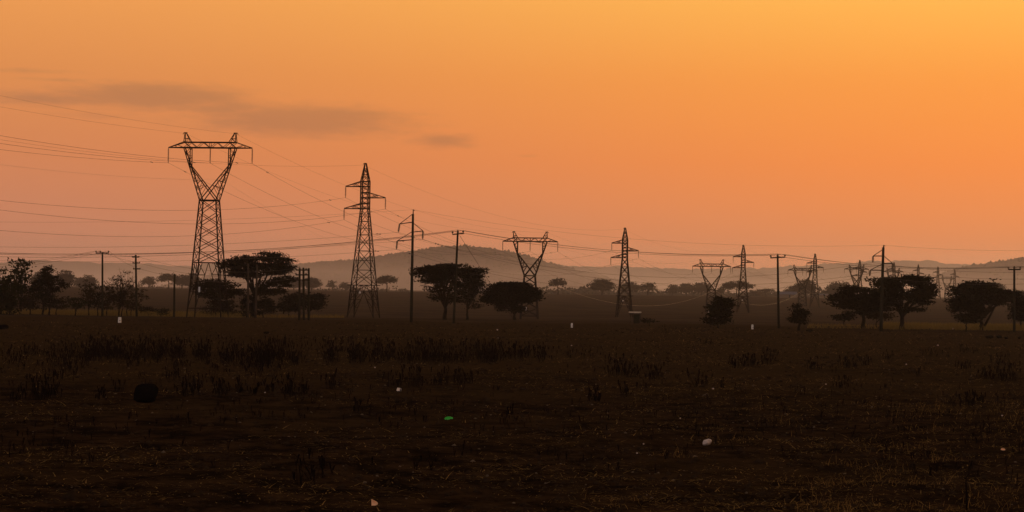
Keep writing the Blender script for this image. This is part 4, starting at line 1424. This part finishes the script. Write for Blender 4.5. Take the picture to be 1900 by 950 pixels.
twig('bent pale twig standing like a roof on the soil', [(1303.5, 734.2), (1311.5, 730), (1317, 736)], 0.018)
twig('short pale stick beside the black boulder', [(301, 741), (306, 745), (311, 749)], 0.025)
twig('pale flattened stalk on the soil at right', [(1418, 770.3), (1426, 770.8), (1434, 771)], 0.02)
twig('pale stalk by the green plastic', [(1010, 898), (1021, 893.5)], 0.012)
twig('buff stick slanting low at the far left', [(6, 855), (11, 860)], 0.025)
twig('buff stick lying in the left foreground', [(203, 836), (211, 843)], 0.022)


# ------------------------------------------------------------------ weeds
def weed_mesh(mb_v, mb_f, base, h, r_, lean=0.2, wk=1.0):
    """One dead stalk: stem, drooping leaves, seed head, as thin blades in all directions."""
    top = base + np.array([r_.normal() * lean * h, r_.normal() * lean * h, h])
    th = r_.uniform(0, 3.14)

    def blade(p, q, w0, w1):
        ax = np.array([math.cos(th2), math.sin(th2), 0])
        w0, w1 = w0 * wk, w1 * wk
        i = len(mb_v)
        mb_v.extend([p - ax * w0, p + ax * w0, q + ax * w1, q - ax * w1])
        mb_f.append((i, i + 1, i + 2, i + 3))
    for th2 in (th, th + 1.57):
        mid = base * 0.5 + top * 0.5
        blade(base, mid, 0.008, 0.006)
        blade(mid, top, 0.006, 0.004)
    for _ in range(int(r_.integers(3, 7))):
        t = r_.uniform(0.2, 0.95)
        p = base * (1 - t) + top * t
        a = r_.uniform(0, 6.28)
        L = h * r_.uniform(0.12, 0.28)
        q = p + np.array([math.cos(a) * L, math.sin(a) * L, L * r_.uniform(-0.3, 0.9)])
        th2 = r_.uniform(0, 3.14)
        blade(p, q, 0.014, 0.003)
    for _ in range(3):
        th2 = r_.uniform(0, 3.14)
        q = top + np.array([r_.normal() * 0.03, r_.normal() * 0.03, r_.uniform(0.02, 0.14)])
        blade(top - np.array([0, 0, 0.12]), q, 0.010, 0.02)


def weed_clump(label, px, py, wpx, hpx, n, seed):
    b = G(px, py)
    s = b.y / F
    r_ = np.random.default_rng(seed)
    vv, ff = [], []
    for _ in range(n):
        x = r_.normal() * wpx * s * 0.34
        y = r_.normal() * wpx * s * 0.8
        z = float(zg(b.x + x, b.y + y)) - b.z - 0.05
        weed_mesh(vv, ff, np.array([x, y, z]), hpx * s * (0.30 + 0.8 * r_.random() ** 1.6), r_, 0.32)
    o = np_mesh('dead_weed_plant', np.array(vv), np.array(ff), M['weed'], None, b)
    tag(o, label, 'weeds', 'dead weed clumps in the field')


CL = [(535, 730, 26, 34, 30), (498, 728, 18, 22, 18), (563, 728, 14, 20, 14), (614, 722, 14, 32, 18), (732, 718, 26, 30, 18), (770, 716, 24, 38, 34), (812, 716, 26, 32, 24), (852, 716, 16, 30, 20), (872, 712, 14, 24, 12),
      (662, 764, 18, 26, 6), (1145, 697, 36, 36, 46), (1172, 700, 20, 30, 26), (1213, 704, 32, 28, 34), (1162, 738, 10, 30, 12), (1101, 745, 16, 24, 20), (1290, 720, 8, 30, 9), (1308, 716, 8, 20, 7), (1340, 722, 8, 16, 7),
      (1362, 682, 14, 26, 22), (1385, 680, 20, 24, 24), (1400, 682, 14, 26, 22), (1425, 676, 20, 30, 28), (1510, 686, 18, 20, 26), (1574, 683, 28, 22, 34), (1607, 678, 20, 20, 20), (1560, 720, 20, 22, 16), (1648, 668, 12, 16, 12),
      (1722, 660, 24, 16, 20), (1790, 684, 22, 14, 20), (1830, 704, 34, 24, 40), (1868, 708, 28, 32, 40), (1855, 676, 24, 20, 26), (1800, 656, 40, 16, 24), (1798, 752, 20, 26, 20), (1818, 745, 10, 20, 12),
      (30, 744, 16, 36, 18), (72, 742, 24, 46, 40), (96, 738, 20, 34, 24), (120, 700, 40, 26, 26), (190, 740, 16, 22, 12), (220, 728, 14, 24, 12), (345, 736, 30, 30, 30), (368, 720, 18, 24, 14), (408, 734, 16, 32, 26), (446, 728, 14, 30, 16), (470, 732, 10, 24, 12),
      (60, 660, 60, 22, 30), (140, 664, 40, 24, 24), (246, 680, 30, 26, 22), (330, 706, 24, 26, 18), (1010, 668, 24, 24, 20), (1060, 664, 20, 20, 16), (1092, 664, 16, 16, 12), (945, 770, 18, 18, 8), (1310, 638, 40, 10, 16), (1236, 622, 10, 20, 10),
      (578, 892, 60, 56, 14), (1700, 700, 16, 18, 10)]
wh = ['sparse', 'thick', 'low', 'ragged', 'spindly', 'leaning']
used_l = set()
for i, (px, py, ww, hh, n) in enumerate(CL):
    side = 'left' if px < 420 else 'left of centre' if px < 760 else 'centre' if px < 1120 else 'right of centre' if px < 1480 else 'right'
    dist = 'far field' if py < 672 else 'middle field' if py < 706 else 'near middle field' if py < 735 else 'foreground'
    size = 'tall' if hh > 31 else 'short' if hh < 21 else 'knee high'
    wid = 'wide' if ww > 26 else 'narrow' if ww < 15 else 'compact'
    mark = min([(322, 'bare pole'), (190, 'flat arm pole'), (253, 'stacked arm pole'), (390, 'large pylon'), (564, 'three pole structure'), (678, 'tall narrow pylon'), (764, 'tall strutted pole'), (842, 'leaning pole'),
                (953, 'dark dome tree'), (1061, 'second marker post'), (1180, 'roofed stand'), (1334, 'dark bush'), (1445, 'free standing pole'), (1483, 'sapling'), (1602, 'acacia with dark left bump'), (1674, 'tallest acacia'),
                (1793, 'dense bush on thin stem'), (1882, 'right edge pole'), (12, 'left edge tree'), (78, 'round crowned tree'), (140, 'spreading shrub tree')], key=lambda t: abs(t[0] - px))
    off_ = 'below the' if abs(mark[0] - px) < 12 else 'right of the' if px > mark[0] else 'left of the'
    lb = f'{size} {wid} weed clump, {dist}, {off_} {mark[1]}'
    k = 0
    base_lb = lb
    while lb in used_l:
        lb = wh[k] + ' ' + base_lb
        k += 1
    used_l.add(lb)
    weed_clump(lb, px, py, ww, hh, n, 200 + i)

# the long band of dead stalks across the field, too many to count
r = np.random.default_rng(77)
vv, ff = [], []
for (x0, x1, y0, y1, n, h0, h1) in ((560, 920, 664, 676, 900, 0.75, 1.25), (480, 620, 662, 680, 420, 0.7, 1.3), (920, 1010, 660, 674, 160, 0.5, 1.0), (160, 380, 652, 672, 560, 0.6, 1.15), (380, 500, 656, 680, 240, 0.5, 1.0),
                                    (0, 170, 648, 690, 160, 0.4, 0.8), (300, 520, 676, 700, 160, 0.4, 0.9)):
    for _ in range(int(n * 1.7)):
        px, py = r.uniform(x0, x1), r.uniform(y0, y1)
        if vnoise(np.array([px / 22.0]), np.array([py / 9.0]), 3)[0] < 0.30 + 0.4 * r.random():
            continue
        p1 = W(px, py, 1.0)
        d_ = HC / (HC - p1.z)
        x, y = p1.x * d_, d_
        weed_mesh(vv, ff, np.array([x, y, float(zg(x, y)) - 0.05]), 0.35 + (h1 - 0.25) * r.random() ** 1.8, r, 0.34)
tag(np_mesh('dead_weeds', np.array(vv), np.array(ff), M['weed']), 'long band of dead dark stalks across the field', None, None, 'stuff')


# short withered tufts, everywhere over the nearer field
vv, ff = [], []
for _ in range(1500):
    d_ = math.exp(r.uniform(math.log(45), math.log(250)))
    a_ = R(r.uniform(-16.5, 16.5))
    x, y = d_ * math.sin(a_), d_ * math.cos(a_)
    if vnoise(np.array([x / 6.0]), np.array([y / 9.0]), 23)[0] < 0.2 + 0.55 * r.random():
        continue
    for _ in range(int(r.integers(1, 4))):
        x2, y2 = x + r.normal() * 0.12, y + r.normal() * 0.12
        weed_mesh(vv, ff, np.array([x2, y2, float(zg(x2, y2)) - 0.03]), r.gamma(2.2, 0.05) + 0.04, r, 0.5, 0.55)
tag(np_mesh('withered_weeds', np.array(vv), np.array(ff), M['weed']), 'short withered dark tufts all over the field', None, None, 'stuff')


# thin dead saplings in the foreground
def dead_stem(label, px, py, top, branches, r0, seed):
    b = G(px, py)
    r_ = np.random.default_rng(seed)
    P = lambda x, y: W(x, y, b.y)
    mb = MB()
    t = P(*top)
    mb.tube([b - Vector((0, 0, 0.1)), b.lerp(t, 0.4) + Vector((0.01, 0, 0)), b.lerp(t, 0.75), t], [r0, r0 * 0.9, r0 * 0.75, r0 * 0.5], 6)
    for (x0, y0, x1, y1) in branches:
        p, q = P(x0, y0), P(x1, y1)
        mb.tube([p, p.lerp(q, 0.5) + Vector((0, r_.normal() * 0.04, 0.02)), q], [r0 * 0.5, r0 * 0.35, r0 * 0.15], 4)
    o = mb.build('dead_sapling', M['weed'], None, b)
    tag(o, label, 'sapling', 'dead saplings in the foreground')


dead_stem('thin dead stem rising from the bottom edge at right', 1794, 947, (1792, 886), [(1792, 888, 1801, 878), (1792, 890, 1784, 884), (1793, 900, 1786, 894)], 0.02, 1)
dead_stem('thin forked dead shoot at the foreground left of centre', 580, 893, (565, 860), [(565, 862, 540, 838), (565, 860, 562, 836), (575, 882, 596, 858), (596, 858, 608, 842), (572, 874, 552, 858), (540, 838, 537, 832)], 0.02, 2)

# ------------------------------------------------------------------ clods, straw, pebbles, grass
r = np.random.default_rng(9)


def scatter(n, lo, hi, half=17.0, power=0.0):
    d_ = np.exp(r.uniform(math.log(lo), math.log(hi), n))
    a = np.radians(r.uniform(-half, half, n))
    x, y = d_ * np.sin(a), d_ * np.cos(a)
    return x, y, zg(x, y), d_


x, y, z, d_ = scatter(48000, 34, 250)
g = vnoise(x / 3.0, y / 3.0, 6)
k = g > r.uniform(0.15, 0.85, len(g))
s = r.gamma(2.0, 0.022, len(x)) * (0.6 + d_ / 120)
blobs('soil_clods', np.stack([x, y, z], -1)[k], np.clip(s[k], 0.015, 0.22), M['clod'], r, 0.6, 'loose dark clods of soil over the field')
x, y, z, d_ = scatter(1800, 34, 220)
blobs('pebbles', np.stack([x, y, z + 0.005], -1), np.clip(r.gamma(1.6, 0.013, len(x)) * (0.6 + d_ / 130), 0.01, 0.07), M['pebble'], r, 0.6, 'pale pebbles strewn over the field')


def blades(name, x, y, z, L, wd, tilt, m, label):
    """Narrow tapering blades; tilt 0 lies flat, 1 stands."""
    n = len(x)
    a = r.uniform(0, 6.28, n)
    el_ = tilt
    dirv = np.stack([np.cos(a) * np.cos(el_), np.sin(a) * np.cos(el_), np.sin(el_)], -1)
    side = np.stack([-np.sin(a), np.cos(a), np.zeros(n)], -1)
    b = np.stack([x, y, z], -1)
    bend = np.stack([np.cos(a), np.sin(a), np.zeros(n)], -1) * (L * 0.15)[:, None]
    mid = b + dirv * (L * 0.5)[:, None] - bend * 0.3
    tip = b + dirv * L[:, None] + bend
    w_ = side * wd[:, None]
    v = np.stack([b - w_, b + w_, mid + w_ * 0.8, tip, mid - w_ * 0.8], 1).reshape(-1, 3)
    i = (np.arange(n) * 5)[:, None]
    f = np.concatenate([i + np.array([[0, 1, 2, 4]])])
    f2 = i + np.array([[4, 2, 3, 3]])
    me = bpy.data.meshes.new(name)
    faces = [tuple(q) for q in f.tolist()] + [tuple(q[:3]) for q in f2.tolist()]
    me.from_pydata(v.tolist(), [], faces)
    me.materials.append(M[m])
    return tag(link(name, me), label, None, None, 'stuff')


x, y, z, d_ = scatter(110000, 34, 230)
g = vnoise(x / 5.0, y / 5.0, 8) * 0.7 + vnoise(x / 1.2, y / 1.2, 12) * 0.4 + np.clip((x + 2 - y * 0.05) / 40, -0.1, 0.12)
k = g > r.uniform(0.32, 0.95, len(g))
x, y, z, d_ = x[k], y[k], z[k], d_[k]
n = len(x)
sc = 0.7 + d_ / 140
blades('dry_straw', x, y, z + 0.015, r.gamma(1.8, 0.065, n) * sc, r.uniform(0.003, 0.013, n) * sc, r.uniform(-0.05, 0.6, n) ** 2 * np.sign(r.uniform(-0.1, 1, n)), 'straw', 'broken straw and dry stems lying on the field')
# upright dry tufts, thickest in the lower right corner
x, y, z, d_ = scatter(52000, 34, 110)
ang = x / y
g = vnoise(x / 2.2, y / 2.2, 14) + np.clip((ang - 0.06) * 2.6, -0.38, 0.48) - np.clip((d_ - 50) / 160, 0, 0.3)
k = g > r.uniform(0.72, 1.05, len(g))
x, y, z, d_ = x[k], y[k], z[k], d_[k]
n = len(x)
blades('dry_tufts', x, y, z - 0.01, (r.gamma(2.0, 0.06, n) + 0.03) * np.clip(0.6 + 1.2 * (vnoise(x / 0.6, y / 0.6, 41) - 0.3), 0.4, 1.5), r.uniform(0.002, 0.006, n), r.uniform(-0.05, 1.35, n), 'tuft', 'short dry grass tufts in the foreground')


def grass_strip(n, x0, x1, d0, d1, h0, h1, label):
    px = r.uniform(x0, x1, n)
    dd = r.uniform(d0, d1, n)
    X = (px - 950) / F * dd
    keep = vnoise(X / 4.0, dd / 4.0, 17) > 0.25
    X, dd = X[keep], dd[keep]
    m_ = len(X)
    blades('dry_grass', X, dd, zg(X, dd) - 0.03, r.uniform(h0, h1, m_), r.uniform(0.012, 0.03, m_), r.uniform(1.0, 1.55, m_), 'grass', label)


grass_strip(16000, -60, 450, 284, 330, 0.5, 1.15, 'strip of tall yellow grass under the left grove')
grass_strip(1500, 450, 640, 288, 320, 0.3, 0.7, 'thin dry grass strip behind the three pole structure')
grass_strip(15000, 1640, 1990, 240, 285, 0.45, 0.95, 'strip of tall yellow grass under the right acacias')
grass_strip(900, 1500, 1640, 240, 280, 0.2, 0.5, 'thin dry grass strip before the middle pylons')

# ------------------------------------------------------------------ haze
def air(name, lo, hi, dens, col, label, aniso=0.35):
    mb = MB()
    c = [(a + b_) / 2 for a, b_ in zip(lo, hi)]
    mb.box(c, [b_ - a for a, b_ in zip(lo, hi)])
    m = bpy.data.materials.new(name + '_air')
    m.use_nodes = True
    t = NT(m.node_tree)
    pv = t.n('ShaderNodeVolumePrincipled')
    pv.inputs['Color'].default_value = (*col, 1)
    pv.inputs['Density'].default_value = dens
    pv.inputs['Anisotropy'].default_value = aniso
    o = t.n('ShaderNodeOutputMaterial')
    t.t.links.new(pv.outputs[0], o.inputs['Volume'])
    ob = mb.build(name, m)
    tag(ob, label, None, None, 'stuff')


air('haze', (-12500, -12500, -6), (12500, 12500, 260), 8.5e-5, (0.88, 0.85, 1.0), 'dusty evening haze over the whole plain', 0.62)
air('dust_layer', (-5000, 1290, -5), (5000, 7600, 40), 2.3e-4, (0.86, 0.83, 1.0), 'low layer of dust lying over the far plain', 0.62)
